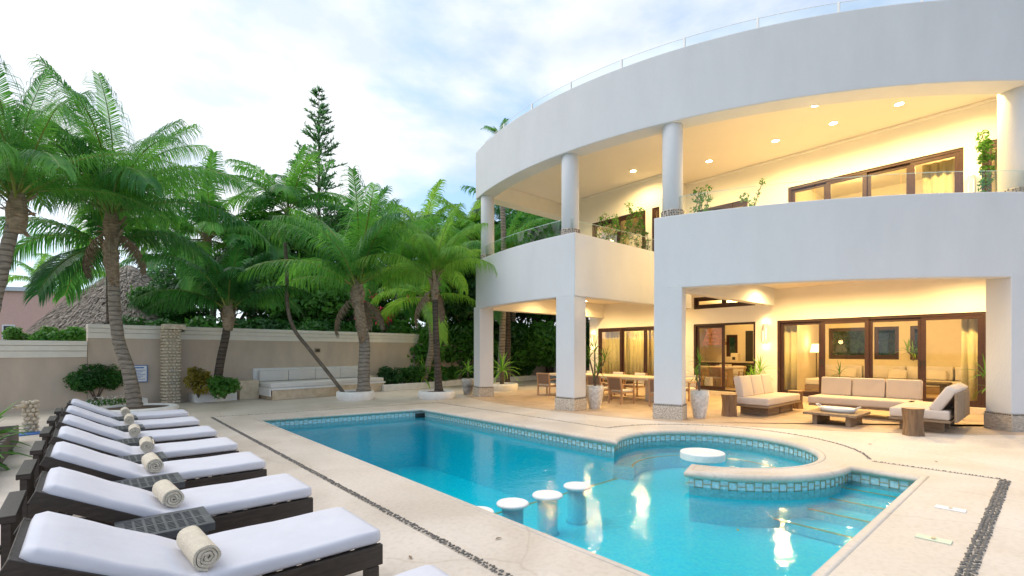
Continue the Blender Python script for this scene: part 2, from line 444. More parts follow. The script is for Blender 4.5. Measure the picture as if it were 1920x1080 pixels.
# ------------------------------------------------------------------ mesh builder
class MB:
    def __init__(s):
        s.v, s.f, s.mi = [], [], []
        s.M = None
    def add(s, vs, fs, mi=0):
        o = len(s.v)
        if s.M is not None:
            vs = [s.M @ Vector(p) for p in vs]
        s.v += [tuple(p) for p in vs]
        s.f += [tuple(i + o for i in f) for f in fs]
        s.mi += [mi] * len(fs)
        return s
    def box(s, x0, x1, y0, y1, z0, z1, mi=0):
        vs = [(x0, y0, z0), (x1, y0, z0), (x1, y1, z0), (x0, y1, z0), (x0, y0, z1), (x1, y0, z1), (x1, y1, z1), (x0, y1, z1)]
        return s.add(vs, [(0, 3, 2, 1), (4, 5, 6, 7), (0, 1, 5, 4), (1, 2, 6, 5), (2, 3, 7, 6), (3, 0, 4, 7)], mi)
    def bar(s, a, b, w, h, up=(0, 0, 1), mi=0):
        a, b = Vector(a), Vector(b)
        d = (b - a).normalized()
        sd = d.cross(Vector(up))
        if sd.length < 1e-4:
            sd = Vector((1, 0, 0))
        sd.normalize()
        u = sd.cross(d).normalized()
        vs = []
        for p in (a, b):
            for i, j in ((-1, -1), (1, -1), (1, 1), (-1, 1)):
                vs.append(p + sd * (w / 2 * i) + u * (h / 2 * j))
        return s.add(vs, [(0, 3, 2, 1), (4, 5, 6, 7), (0, 1, 5, 4), (1, 2, 6, 5), (2, 3, 7, 6), (3, 0, 4, 7)], mi)
    def tube(s, pts, rad, n=10, cap=True, mi=0, jitter=0.0):
        pts = [Vector(p) for p in pts]
        if not hasattr(rad, '__len__'):
            rad = [rad] * len(pts)
        rings = []
        prev = Vector((1, 0.01, 0))
        for i, p in enumerate(pts):
            d = (pts[min(i + 1, len(pts) - 1)] - pts[max(i - 1, 0)]).normalized()
            u = prev - d * prev.dot(d)
            if u.length < 1e-3:
                u = Vector((0, 1, 0)) - d * d.y
            u.normalize(); prev = u
            w = d.cross(u)
            rings.append([p + (u * math.cos(2 * math.pi * k / n) + w * math.sin(2 * math.pi * k / n)) * rad[i] * (1 + random.uniform(-jitter, jitter)) for k in range(n)])
        return s.loft(rings, cap, mi)
    def loft(s, rings, cap=True, mi=0, closed=False):
        n = len(rings[0])
        vs = [p for r in rings for p in r]
        fs = []
        m = len(rings)
        for i in range(m if closed else m - 1):
            j = (i + 1) % m
            for k in range(n):
                fs.append((i * n + k, i * n + (k + 1) % n, j * n + (k + 1) % n, j * n + k))
        if cap and not closed:
            fs.append(tuple(range(n - 1, -1, -1)))
            fs.append(tuple((m - 1) * n + k for k in range(n)))
        return s.add(vs, fs, mi)
    def lathe(s, prof, n=24, c=(0, 0, 0), mi=0, cap=True, sx=1, sy=1, wob=0.0):
        rings = []
        for r, z in prof:
            rings.append([(c[0] + sx * r * math.cos(2 * math.pi * k / n) * (1 + wob * math.sin(3 * k + z * 9)),
                           c[1] + sy * r * math.sin(2 * math.pi * k / n) * (1 + wob * math.cos(5 * k + z * 7)), c[2] + z) for k in range(n)])
        return s.loft(rings, cap, mi)
    def prism(s, poly, z0, z1, mi=0):
        """poly: CCW list of xy; simple polygon (may be concave)"""
        n = len(poly)
        vs = [(x, y, z0) for x, y in poly] + [(x, y, z1) for x, y in poly]
        fs = [(i, (i + 1) % n, n + (i + 1) % n, n + i) for i in range(n)]
        s.add(vs, fs + [tuple(range(n - 1, -1, -1)), tuple(range(n, 2 * n))], mi)
        return s
    def build(s, name, m=None, parent=None, smooth=False, bevel=0.0, loc=None, seg=2, solid=0.0, tri=False):
        me = bpy.data.meshes.new(name)
        me.from_pydata(s.v, [], s.f)
        ms = m if isinstance(m, (list, tuple)) else [m]
        for k in ms:
            me.materials.append(MATS[k])
        if len(ms) > 1:
            me.polygons.foreach_set('material_index', s.mi)
        if smooth:
            me.polygons.foreach_set('use_smooth', [True] * len(me.polygons))
        me.update()
        o = bpy.data.objects.new(name, me)
        COL.objects.link(o)
        if parent is not None:
            o.parent = parent
        if loc is not None:
            o.location = loc
        if solid:
            md = o.modifiers.new('solid', 'SOLIDIFY'); md.thickness = solid; md.offset = 0
        if bevel:
            md = o.modifiers.new('bevel', 'BEVEL'); md.width = bevel; md.segments = seg; md.limit_method = 'ANGLE'
            md.angle_limit = R(40)
            if smooth is False:
                pass
        return o

def empty(name, loc=(0, 0, 0), rz=0.0):
    o = bpy.data.objects.new(name, None)
    o.empty_display_size = 0.2
    COL.objects.link(o)
    o.location = loc
    o.rotation_euler = (0, 0, rz)
    return o

def tag(o, label=None, cat=None, group=None, kind=None):
    if label: o['label'] = label
    if cat: o['category'] = cat
    if group: o['group'] = group
    if kind: o['kind'] = kind
    return o

def link_mesh(name, me, parent=None, loc=(0, 0, 0), rot=(0, 0, 0), sc=(1, 1, 1)):
    o = bpy.data.objects.new(name, me)
    COL.objects.link(o)
    o.parent = parent
    o.location = loc; o.rotation_euler = rot; o.scale = sc
    return o

KIDS = {}
def copy_tree(o, parent=None):
    c = o.copy(); COL.objects.link(c); c.parent = parent
    for ch in list(o.children):
        copy_tree(ch, c)
    return c

def triangulate_with_holes(outer, holes, z):
    """returns verts, faces of flat sheet"""
    bm = bmesh.new()
    def loop(pts):
        vs = [bm.verts.new((x, y, z)) for x, y in pts]
        for i in range(len(vs)):
            bm.edges.new((vs[i], vs[(i + 1) % len(vs)]))
    loop(outer)
    for h in holes:
        loop(h)
    bmesh.ops.triangle_fill(bm, edges=bm.edges[:], use_beauty=True, use_dissolve=False, normal=(0, 0, 1))
    bm.verts.index_update()
    vs = [tuple(v.co) for v in bm.verts]
    fs = []
    for f in bm.faces:
        idx = [v.index for v in f.verts]
        if f.normal.z < 0:
            idx.reverse()
        fs.append(tuple(idx))
    bm.free()
    return vs, fs

def offset_path(pts, d, closed=False):
    """offset to the left of travel by d, mitred"""
    n = len(pts)
    out = []
    for i in range(n):
        p = Vector(pts[i]).to_2d() if len(pts[i]) > 2 else Vector(pts[i])
        if closed:
            a, b = Vector(pts[i - 1]), Vector(pts[(i + 1) % n])
        else:
            a, b = Vector(pts[max(i - 1, 0)]), Vector(pts[min(i + 1, n - 1)])
        d1 = (p - a); d2 = (b - p)
        if d1.length < 1e-9: d1 = d2
        if d2.length < 1e-9: d2 = d1
        d1 = d1.normalized(); d2 = d2.normalized()
        n1 = Vector((-d1.y, d1.x)); n2 = Vector((-d2.y, d2.x))
        m = (n1 + n2)
        if m.length < 1e-6: m = n1
        m.normalize()
        k = max(0.35, m.dot(n1))
        out.append((p.x + m.x * d / k, p.y + m.y * d / k))
    return out

def sweep(mb, path, prof, closed=False, cap=True, mi=0):
    """prof: list of (offset_left, z), makes closed tube section"""
    offs = {}
    for o, z in prof:
        if o not in offs:
            offs[o] = offset_path(path, o, closed)
    rings = [[(offs[o][i][0], offs[o][i][1], z) for o, z in prof] for i in range(len(path))]
    mb.loft(rings, cap, mi, closed)
    return mb

# ------------------------------------------------------------------ ground, deck and pool
g = MB()
S = 400
for (x0, x1, y0, y1) in ((-S, S, 24, S), (-S, S, -S, -9), (-S, -14, -9, 24), (28, S, -9, 24)):
    g.add([(x0, y0, 0), (x1, y0, 0), (x1, y1, 0), (x0, y1, 0)], [(0, 1, 2, 3)])
tag(g.build('ground', 'earth'), kind='structure')

AC = (7.42, 3.66)
RI, RO = 1.50, 1.83
def arc(c, r, a0, a1, n):
    return [(c[0] + r * math.cos(R(a0 + (a1 - a0) * i / n)), c[1] + r * math.sin(R(a0 + (a1 - a0) * i / n))) for i in range(n + 1)]
pool = [(2.80, 1.06), (7.50, 1.06)]
pool += arc(AC, RO, 272.5, 198.5, 22)
tipc = (AC[0] + (RI + RO) / 2 * math.cos(R(197)), AC[1] + (RI + RO) / 2 * math.sin(R(197)))
pool += arc(AC, RI, 198.5, 483.0, 64)
pool += [(6.60, 11.05), (2.79, 11.75)]
DECK = [(-14, -9), (28, -9), (28, 24), (-14, 24)]
vsx, fsx = triangulate_with_holes(DECK, [pool], 0.0)
dk = MB(); dk.add(vsx, fsx)
tag(dk.build('pool_deck', 'deck'), kind='structure')

cp = MB()
prof = [(-0.04, -0.02), (-0.04, 0.0025), (-0.01, 0.003), (0.012, 0.002), (0.032, -0.006), (0.05, -0.022), (0.058, -0.045),
        (0.045, -0.078), (0.015, -0.095), (-0.03, -0.10)]
sweep(cp, pool, prof, closed=True)
tag(cp.build('pool_coping', 'deck', smooth=True), kind='structure')

basin = empty('pool_basin', (0, 0, 0)); tag(basin, kind='structure')
wl_ = MB()
n = len(pool)
vsx = [(x, y, -0.05) for x, y in pool] + [(x, y, -1.6) for x, y in pool]
vsx = [(x, y, -0.31) for x, y in pool] + [(x, y, -1.6) for x, y in pool]
wl_.add(vsx, [(i, (i + 1) % n, n + (i + 1) % n, n + i) for i in range(n)])
tag(wl_.build('pool_wall', 'pool_mosaic', basin), kind='structure')
tbm = MB(); tbm.add([(x, y, -0.05) for x, y in pool] + [(x, y, -0.31) for x, y in pool], [(i, (i + 1) % n, n + (i + 1) % n, n + i) for i in range(n)])
tag(tbm.build('waterline_tiles', 'tile_band', basin), kind='structure')
fl = MB(); fl.box(2.6, 9.3, 0.9, 12.1, -1.60, -1.50)
tag(fl.build('pool_floor', 'pool_mosaic', basin), kind='structure')
sh = MB(); sh.box(2.7, 9.25, 0.95, 4.92, -1.49, -0.64)
tag(sh.build('shallow_floor', 'pool_mosaic', basin), kind='structure')
WZ = -0.195
for i, (x0, z) in enumerate(((7.22, -0.25), (6.92, -0.34), (6.58, -0.43), (6.20, -0.53))):
    b = MB(); b.box(x0, 7.6, 1.0, 2.9 - 0.25 * i if i else 2.3, -0.64 + 0.002 * i, z)
    # keep the steps in front of the curved arm
    st = b.build('pool_step', 'pool_mosaic', basin)
    tag(st, kind='structure')
    b = MB(); b.box(x0 + 0.01, x0 + 0.05, 1.08, 2.7, z, z + 0.004)
    b.build('step_edge_tiles', 'gold_tile', basin)
b = MB()
sweep(b, arc(AC, RI + 0.02, 198, 483, 60), [(0.0, -0.75), (0.0, -0.42), (0.34, -0.42), (0.34, -0.75)])
tag(b.build('underwater_bench', 'pool_mosaic', basin), kind='structure')
b = MB()
sweep(b, arc(AC, RI + 0.02, 225, 483, 60), [(0.30, -0.42), (0.30, -0.415), (0.335, -0.415), (0.335, -0.42)])
b.build('bench_edge_tiles', 'gold_tile', basin)
b = MB(); b.box(2.85, 6.9, 4.87, 4.915, -0.64, -0.635)
b.build('shelf_edge_tiles', 'gold_tile', basin)
# mosaic chain of squares just under the coping
sq = MB()
for (a0, a1, z0, z1) in ((-0.052, 0.052, 0.044, 0.052), (-0.052, 0.052, -0.052, -0.044), (-0.052, -0.044, -0.044, 0.044), (0.044, 0.052, -0.044, 0.044)):
    sq.box(a0, a1, -0.004, 0.004, z0, z1)
sq_me = sq.build('mosaic_square', 'brown_tile', basin)
lk = MB(); lk.box(-0.044, 0.044, -0.004, 0.004, -0.004, 0.004)
lk_me = lk.build('mosaic_link', 'brown_tile', basin)
first = True
def dist_walk(path, step):
    out = []
    acc = step * 0.5
    for i in range(len(path) - 1):
        a, b2 = Vector(path[i]), Vector(path[i + 1])
        Ls = (b2 - a).length
        d = (b2 - a).normalized()
        while acc <= Ls:
            out.append((a + d * acc, math.atan2(d.y, d.x)))
            acc += step
        acc -= Ls
    return out
vis = pool[1:] 
cnt = 0
for (p, ang) in dist_walk(vis, 0.195):
    nx, ny = -math.sin(ang), math.cos(ang)
    if cnt == 0:
        o1, o2 = sq_me, lk_me
    else:
        o1 = link_mesh('mosaic_square', sq_me.data, basin); o2 = link_mesh('mosaic_link', lk_me.data, basin)
    o1.location = (p.x + nx * 0.006, p.y + ny * 0.006, -0.155); o1.rotation_euler = (0, 0, ang)
    q = p + Vector((math.cos(ang), math.sin(ang))) * 0.0975
    o2.location = (q.x + nx * 0.006, q.y + ny * 0.006, -0.155); o2.rotation_euler = (0, 0, ang)
    cnt += 1
b = MB(); b.box(6.35, 6.62, 10.93, 11.0, -0.23, -0.12)
b.build('skimmer_opening', 'black', basin)

wt = MB(); wt.box(2.55, 9.3, 0.8, 12.3, -1.58, WZ)
tag(wt.build('pool_water', 'water'), kind='structure')

# pebble border bands, set a little proud
left_band = [(2.06, -3.0), (2.06, 12.7)]
near_band = [(-3, 0.40), (7.98, 0.40)]
arc_c = (7.5, 3.72)
far_line = [(2.06, 12.70), (7.45, 11.75), (7.60, 8.0), (7.60, 5.80)]
arcband = arc(arc_c, 2.08, 87, -71, 30)
right_band = [(8.0, 0.40), (8.0, 1.68)]
def pebble_band(path, width, name, dens, size):
    b = MB(); 
    sweep(b, path, [(-width / 2, 0.0), (-width / 2, 0.004), (width / 2, 0.004), (width / 2, 0.0)])
    tag(b.build(name + '_bed', 'pebble_mortar'), kind='structure')
    pb = MB()
    ico = bmesh.new(); bmesh.ops.create_icosphere(ico, subdivisions=1, radius=1)
    iv = [v.co.copy() for v in ico.verts]; ifc = [tuple(v.index for v in f.verts) for f in ico.faces]
    ico.free()
    for i in range(len(path) - 1):
        a, c = Vector(path[i]), Vector(path[i + 1])
        Ls = (c - a).length
        if Ls < 1e-6: continue
        d = (c - a).normalized(); nn = Vector((-d.y, d.x))
        k = int(Ls * dens)
        rows = max(1, int(width / (size * 1.5)))
        for j in range(k):
            for r_ in range(rows):
                t = (j + random.uniform(0.1, 0.9)) / k * Ls
                off = (r_ + random.uniform(0.25, 0.75)) / rows * width - width / 2
                p = a + d * t + nn * off
                an = math.atan2(d.y, d.x) + math.pi / 2 + random.uniform(-0.7, 0.7)
                sx = size * random.uniform(0.75, 1.2); sy = sx * random.uniform(0.4, 0.65)
                ca, sa = math.cos(an), math.sin(an)
                pb.add([(p.x + v.x * sx * ca - v.y * sy * sa, p.y + v.x * sx * sa + v.y * sy * ca, 0.006 + v.z * 0.009) for v in iv], ifc)
    tag(pb.build(name, 'pebble_dark', smooth=True), kind='stuff')
pebble_band([(2.09, 0.2), (2.09, 12.6)], 0.06, 'pebble_border', 34, 0.017)
pebble_band([(3.3, 0.41), (7.95, 0.41)], 0.09, 'pebble_border', 34, 0.019)
pebble_band([(8.0, 0.40), (8.0, 1.68)], 0.045, 'pebble_border', 30, 0.017)
pebble_band(arc(arc_c, 2.08, -73, 88, 40), 0.045, 'pebble_border', 30, 0.017)
pebble_band([(7.57, 5.80), (7.60, 8.0), (7.60, 11.9), (2.2, 12.65)], 0.022, 'pebble_border', 22, 0.013)

# drain covers set in the deck
for (x, y, m_, lab) in ((6.14, 0.68, 'drain_white', 'white plastic skimmer lid set flush in the deck beside the pebble border'),
                        (5.05, 0.66, 'drain_green', 'pale green skimmer lid set flush in the deck near the pool edge')):
    e = empty('drain_cover', (x, y, 0), 0)
    tag(e, lab, 'drain cover', 'lids in the pool deck')
    b = MB(); b.box(-0.055, 0.055, -0.11, 0.11, 0.001, 0.008); b.build('lid', m_, e, bevel=0.003)
    b = MB(); b.box(-0.02, 0.02, -0.012, 0.012, 0.010, 0.014); b.build('finger_hole', 'metal', e)

# stools and table in the pool
def pool_stool(x, y, r, top, lab, name='pool_stool', cat='stool', group='round stools standing in the pool', thick=0.04, col_r=0.12):
    e = empty(name, (x, y, -0.64)); tag(e, lab, cat, group)
    h = top + 0.64
    b = MB(); b.lathe([(col_r + .02, 0), (col_r, 0.04), (col_r, h - thick)], 24); b.build('pedestal', 'pool_mosaic', e, smooth=True)
    b = MB(); b.lathe([(r - 0.02, h - thick), (r, h - thick + 0.012), (r, h - 0.012), (r - 0.012, h)], 36); b.build('seat' if cat == 'stool' else 'table_top', 'curb_white', e, bevel=0.004)
    return e
pool_stool(3.54, 4.01, 0.18, -0.178, 'round white stool in the pool closest to the deck edge with its whole seat showing')
pool_stool(4.05, 3.97, 0.18, -0.178, 'middle one of the three fully visible round white stools in the pool')
pool_stool(4.60, 3.99, 0.17, -0.178, 'round white pool stool farthest from the loungers with a dark blue pedestal')
pool_stool(3.06, 4.03, 0.18, -0.178, 'round white pool stool mostly hidden behind the deck edge')
pool_stool(7.28, 3.72, 0.335, -0.09, 'round white stone table standing in the circular pool alcove', 'pool_table', 'table', None, 0.12, 0.10)
for (x, y, lab) in ((4.6, 2.0, 'small brown leaf floating on the shallow end of the pool near the light glints'), (5.5, 4.3, 'tiny pale leaf floating in the pool left of the alcove table')):
    b = MB(); b.add([(-.03, 0, 0), (0, -.012, .002), (.035, 0, .004), (0, .013, .002)], [(0, 1, 2, 3)])
    o = b.build('floating_leaf', 'croton', loc=(x, y, WZ + 0.004)); o.rotation_euler = (0, 0, 0.7)
    tag(o, lab, 'leaf')

for i, (x, y, lab) in enumerate(((2.45, 2.95, 'small dry brown leaf lying on the deck between the pool and the pebble line'), (1.75, 3.1, 'tiny twig on the deck beside the foot of the second lounger'),
                                (3.3, 0.75, 'dry leaf on the deck near the bottom edge by the pool corner'), (8.6, 1.1, 'dry leaf on the paving right of the pebble border'), (9.4, 2.0, 'dry leaf on the paving between the curved pebble line and the right stump'))):
    b = MB(); b.add([(-.035, 0, 0.001), (0, -.012, .006), (.04, 0, .002), (0, .013, .008)], [(0, 1, 2, 3)])
    o = b.build('fallen_leaf', 'husk', loc=(x, y, 0.006)); o.rotation_euler = (0, 0, i * 1.3); tag(o, lab, 'leaf', 'dry leaves on the deck')
# ------------------------------------------------------------------ the villa
HC, HR = (20.3, 9.05), 11.3
def fac(y, inset=0.0):
    r = HR - inset
    return (HC[0] - math.sqrt(max(r * r - (y - HC[1]) ** 2, 0.0)), y)
def facpath(y0, y1, nseg, inset=0.0):
    a0 = math.atan2(y0 - HC[1], -math.sqrt(HR ** 2 - (y0 - HC[1]) ** 2)) 
    a1 = math.atan2(y1 - HC[1], -math.sqrt(HR ** 2 - (y1 - HC[1]) ** 2))
    if a0 < 0: a0 += 2 * math.pi
    if a1 < 0: a1 += 2 * math.pi
    return [(HC[0] + (HR - inset) * math.cos(a0 + (a1 - a0) * i / nseg), HC[1] + (HR - inset) * math.sin(a0 + (a1 - a0) * i / nseg)) for i in range(nseg + 1)]
villa = empty('villa', (14, 6, 0))
tag(villa, 'two storey white villa with a curved balcony, round columns and warm lit terraces', 'house')
V0 = Vector((14, 6, 0))
def vb(mb, name, m, **kw):
    p = kw.pop('parent', villa)
    if p is villa:
        mb.v = [(x - 14, y - 6, z) for x, y, z in mb.v]
    return mb.build(name, m, p, **kw)
YN = -1.7   # the near end of the curve, outside the frame
YF = 12.75
# roof fascia
b = MB(); sweep(b, facpath(YF, YN, 64), [(0.0, 6.50), (0.50, 6.50), (0.50, 8.05), (0.0, 8.05)])
vb(b, 'roof_fascia', 'stucco', bevel=0.02)
inner = facpath(YF, YN, 48, 0.45)
b = MB(); b.prism(inner + [(22, YN), (22, YF)], 7.00, 7.90)
vb(b, 'roof_slab', 'ceiling_paint')
# upper end beam and its lower twin
b = MB(); b.box(fac(12.5)[0] + 0.46, 13.6, 12.27, 12.72, 6.50, 6.995); vb(b, 'end_beam', 'stucco_warm')
b = MB(); b.box(fac(12.5)[0] + 0.30, 16.1, 12.35, 12.72, 2.87, 3.395); vb(b, 'end_beam', 'stucco_warm')
# parapets
YA, YB = 7.93, 5.95
pa = facpath(YF, YA, 30)
b = MB(); sweep(b, pa + [(14.8, YA)], [(0.0, 2.87), (0.26, 2.87), (0.26, 4.45), (0.0, 4.45)])
vb(b, 'parapet', 'stucco', bevel=0.02)
pb_ = [(15.6, YB)] + facpath(YB, YN, 36)
b = MB(); sweep(b, pb_, [(0.0, 2.87), (0.26, 2.87), (0.26, 4.45), (0.0, 4.45)])
vb(b, 'parapet', 'stucco', bevel=0.02)
# terrace slabs (ceiling of the lower terrace)
b = MB(); b.prism(facpath(YF, YA + .02, 24, 0.25) + [(15.9, YA + 0.22), (22, YA + 0.22), (22, YF)], 3.40, 3.65); vb(b, 'terrace_slab', 'ceiling_paint')
b = MB(); b.prism([(22, YB - .22), (10.2, YB - 0.22)] + facpath(YB - .4, YN, 24, 0.25) + [(22, YN)], 3.40, 3.65); vb(b, 'terrace_slab', 'ceiling_paint')
b = MB(); b.box(14.8, 22, YB - 0.215, YA + 0.215, 3.50, 3.645); vb(b, 'terrace_slab', 'ceiling_paint')

def wall_x(name, x0, x1, y0, y1, z0, z1, openings, m):
    """wall in the Y direction, openings = [(ya, yb, [(za, zb), ...])]"""
    b = MB()
    y = y0
    for (ya, yb, zs) in sorted(openings):
        if ya > y: b.box(x0, x1, y, ya, z0, z1)
        z = z0
        for (za, zb) in sorted(zs):
            if za > z: b.box(x0, x1, ya, yb, z, za)
            z = zb
        if z < z1: b.box(x0, x1, ya, yb, z, z1)
        y = yb
    if y < y1: b.box(x0, x1, y, y1, z0, z1)
    return vb(b, name, m)
X1 = 15.9
wall_x('ground_floor_wall', X1, X1 + 0.22, -2.6, 13.1, 0.0, 3.4,
       [(1.13, 5.73, [(0.15, 2.43)]), (6.37, 8.45, [(0.15, 2.43), (2.95, 3.36)]), (9.3, 12.66, [(0.15, 2.43)])], 'stucco_warm')
XR_, XL_ = 14.8, 13.4
wall_x('upper_wall', XR_, XR_ + 0.2, -2.6, 8.12, 3.65, 7.0,
       [(0.2, 1.13, [(3.65, 6.1)]), (1.42, 5.05, [(3.65, 6.1)]), (5.60, 5.85, [(4.3, 5.75)]), (6.15, 7.75, [(3.75, 6.05)])], 'stucco_warm')
wall_x('upper_wall', XL_, XL_ + 0.2, 8.12, 12.30, 3.65, 7.0,
       [(8.25, 8.52, [(3.65, 6.02)]), (8.75, 10.95, [(3.65, 6.02)])], 'stucco_warm')
b = MB(); b.box(XL_ + 0.2, XR_ + 0.2, 8.122, 8.32, 3.65, 7.0); vb(b, 'upper_wall', 'stucco_warm')
for (xx, y0, y1) in ((XR_, -2.6, 8.1), (XL_, 8.13, 12.26)):
    b = MB(); b.box(xx - 0.05, xx - 0.003, y0, y1, 6.93, 6.997); vb(b, 'ceiling_cornice', 'stucco_warm', bevel=0.01)
# thresholds
for (y0, y1) in ((-1.5, 5.85), (6.25, 8.6), (9.15, 12.8)):
    b = MB(); b.box(X1 - 0.14, X1 + 0.22, y0, y1, 0.002, 0.148); vb(b, 'threshold', 'stone_top', bevel=0.006)
# outer shell
b = MB()
b.box(22, 22.2, YN, 13.1, 0, 7.9); b.box(X1 + 0.22, 22, 12.9, 13.1, 0, 3.4); b.box(X1 + .22, 22, YN - .2, YN, 0, 7.0)
b.box(XL_ + .2, 22, 12.1, 12.3, 3.65, 7.0); b.box(14.9, 22, YN - .2, YN, 7.0, 7.9)

shell = wall_x('rear_wall', 21.0, 21.2, YN, 12.9, 0.15, 3.4, [(3.0, 3.35, [(1.2, 2.35)]), (3.65, 4.35, [(1.2, 2.35)]), (4.5, 5.75, [(1.2, 2.35)]), (9.15, 9.65, [(1.25, 2.2)])], 'interior')
b = MB(); b.box(XL_ + .2, 21.2, 12.1, 12.3, 3.65, 7.0); b.box(X1 + 0.22, 21.2, 12.9, 13.1, 0, 3.4); b.box(18.6, 18.8, YN, 12.1, 3.65, 7.0)
b.box(21.0, 21.2, YN, 12.9, 3.65, 7.0)
vb(b, 'interior_wall', 'interior')
b = MB(); b.box(X1 + .22, 21.0, 6.05, 6.25, 0.15, 3.4); b.box(X1 + .22, 16.9, 8.9, 9.05, 0.15, 3.4); b.box(16.9, 21.0, 10.6, 10.75, .15, 3.4); b.box(16.9, 17.05, 9.05, 10.6, .15, 3.4); b.box(XR_ + .2, 18.6, 5.2, 5.35, 3.65, 7); b.box(X1 + .22, 21.0, -1.2, -1.05, .15, 3.4)
vb(b, 'partition_wall', 'interior')
b = MB(); b.box(X1 + 0.225, 21.0, YN, 12.9, 0.10, 0.15); vb(b, 'interior_floor', 'stone_floor_in')
b = MB(); b.box(X1 + 0.225, 21.0, -1.04, 6.04, 2.95, 3.0); b.box(XR_ + .21, 18.59, YN, 5.19, 6.6, 6.65);
vb(b, 'interior_ceiling', 'interior')

tfp = facpath(YF + .5, YN, 48, -0.30)
b = MB(); b.prism(tfp + [(X1 - 0.145, YN), (X1 - 0.145, YF + .5)], -0.02, 0.0045)
tag(b.build('terrace_floor', 'terrace_stone'), kind='structure')
# lower square columns, aligned with the curve
def square_column(yc, w, d, right=False, base='terrazzo', lab=None):
    x, y = fac(yc)
    nrm = (Vector(HC) - Vector((x, y))).normalized()      # pointing into the house
    tg = Vector((nrm.y, -nrm.x))
    if tg.y > 0: tg = -tg
    col = empty('square_column', (x - 14, y - 6, 0)); col.parent = villa
    M = Matrix(((nrm.x, tg.x, 0, 0), (nrm.y, tg.y, 0, 0), (0, 0, 1, 0), (0, 0, 0, 1)))
    b = MB(); b.M = M; b.box(0.003, d, -w / 2, w / 2, 0.33, 2.95); b.build('shaft', 'stucco', col, bevel=0.012)
    b = MB(); b.M = M; b.box(-0.025, d + .02, -w / 2 - 0.02, w / 2 + 0.02, 0.0, 0.295); b.build('base', base, col, bevel=0.01)
    b = MB(); b.M = M
    b.box(-0.012, d + .012, -w / 2 - 0.012, w / 2 + 0.012, 0.295, 0.33)
    b.build('pebble_course', 'pebble_mortar', col)
    pb = MB(); pb.M = M
    per = []
    for i in range(int(w / 0.04)):
        per += [(-0.012, -w / 2 + (i + .5) * 0.04), (d + 0.012, -w / 2 + (i + .5) * 0.04)]
    for i in range(int(d / 0.04)):
        per += [((i + .5) * 0.04, -w / 2 - 0.012), ((i + .5) * 0.04, w / 2 + 0.012)]
    for (px_, py_) in per:
        z = 0.312 + random.uniform(-.004, .004); s_ = random.uniform(0.013, 0.021)
        pb.lathe([(s_ * .5, -.013), (s_, 0), (s_ * .5, .013)], 6, (px_, py_, z))
    o = pb.build('pebble', 'pebble_dark', col); o['kind'] = 'stuff'
    return col
square_column(12.66, 0.60, 0.48)
square_column(8.24, 0.58, 0.50)
square_column(5.66, 0.60, 0.42)
square_column(0.36, 0.68, 0.48, base='strip_stone')

def round_column(yc, rad, inset, lab=None):
    x, y = fac(yc, inset)
    col = empty('round_column', (x - 14, y - 6, 3.65)); col.parent = villa
    b = MB(); b.lathe([(rad, 0), (rad, 3.02), (rad * 0.9, 3.05)], 40)
    b.build('shaft', 'stucco', col, smooth=True)
    b = MB(); b.lathe([(rad + 0.012, 0.62), (rad + 0.018, 0.66), (rad + .018, 0.94), (rad + 0.008, 0.96)], 40); b.build('collar', 'pebble_mortar', col, smooth=True)
    pb = MB()
    for zi in range(6):
        k = int(2 * math.pi * rad / 0.05)
        for i in range(k):
            a = 2 * math.pi * (i + random.random() * .6) / k
            z = 0.67 + zi * 0.052 + random.uniform(-.01, .01)
            cx, cy = (rad + 0.018) * math.cos(a), (rad + 0.018) * math.sin(a)
            s_ = random.uniform(0.012, 0.02)
            pb.lathe([(s_ * .5, -.017), (s_, 0), (s_ * .5, .017)], 6, (cx, cy, z))
    o = pb.build('pebble', 'pebble_dark', col); o['kind'] = 'stuff'
round_column(12.28, 0.215, 0.27)
round_column(8.32, 0.225, 0.30)
round_column(5.70, 0.22, 0.27)
round_column(0.50, 0.31, 0.40)

# glass balustrades
def balustrade(path, z0, z1, every, inset, name='balustrade', post=False):
    bl = empty(name, (0, 0, 0)); bl.parent = villa; bl.location = (-14, -6, 0)
    pts = offset_path(path, inset)
    cur = [Vector(pts[0])]; acc = 0
    segs = []
    for i in range(1, len(pts)):
        cur.append(Vector(pts[i])); acc += (cur[-1] - cur[-2]).length
        if acc >= every or i == len(pts) - 1:
            segs.append(cur); cur = [Vector(pts[i])]; acc = 0
    for sg in segs:
        if len(sg) < 2: continue
        d0 = (sg[1] - sg[0]).normalized() * 0.012; d1 = (sg[-1] - sg[-2]).normalized() * 0.012
        sg = [sg[0] + d0] + sg[1:-1] + [sg[-1] - d1]
        b = MB()
        b.add([(p.x, p.y, z0) for p in sg] + [(p.x, p.y, z1) for p in sg], [(i, i + 1, len(sg) + i + 1, len(sg) + i) for i in range(len(sg) - 1)])
        b.build('glass_panel', 'rail_glass', bl)
        b = MB(); b.tube([(p.x, p.y, z1) for p in sg], 0.006, 6); b.build('top_edge', 'white_ceramic' if post else 'rail_edge', bl)
        if post:
            b = MB(); p = sg[0]; b.box(p.x - 0.02, p.x + 0.02, p.y - 0.02, p.y + 0.02, z0 - .2, z1 + 0.01); b.build('post', 'white_ceramic', bl)
mat('rail_edge', (0.55, 0.72, 0.68), rough=0.2, var=0.02)
balustrade(facpath(YF - .1, YA + 0.1, 30), 4.45, 4.86, 1.35, 0.13)
balustrade([fac(YA + .2, .2), (11.6, YA), (12.6, YA), (13.4, YA)], 4.45, 4.86, 1.0, 0.13)
balustrade(facpath(YB - .1, YN, 44), 4.45, 4.88, 1.35, 0.13)
balustrade(facpath(YF, YN, 60), 8.05, 8.44, 1.30, 0.34, post=True)

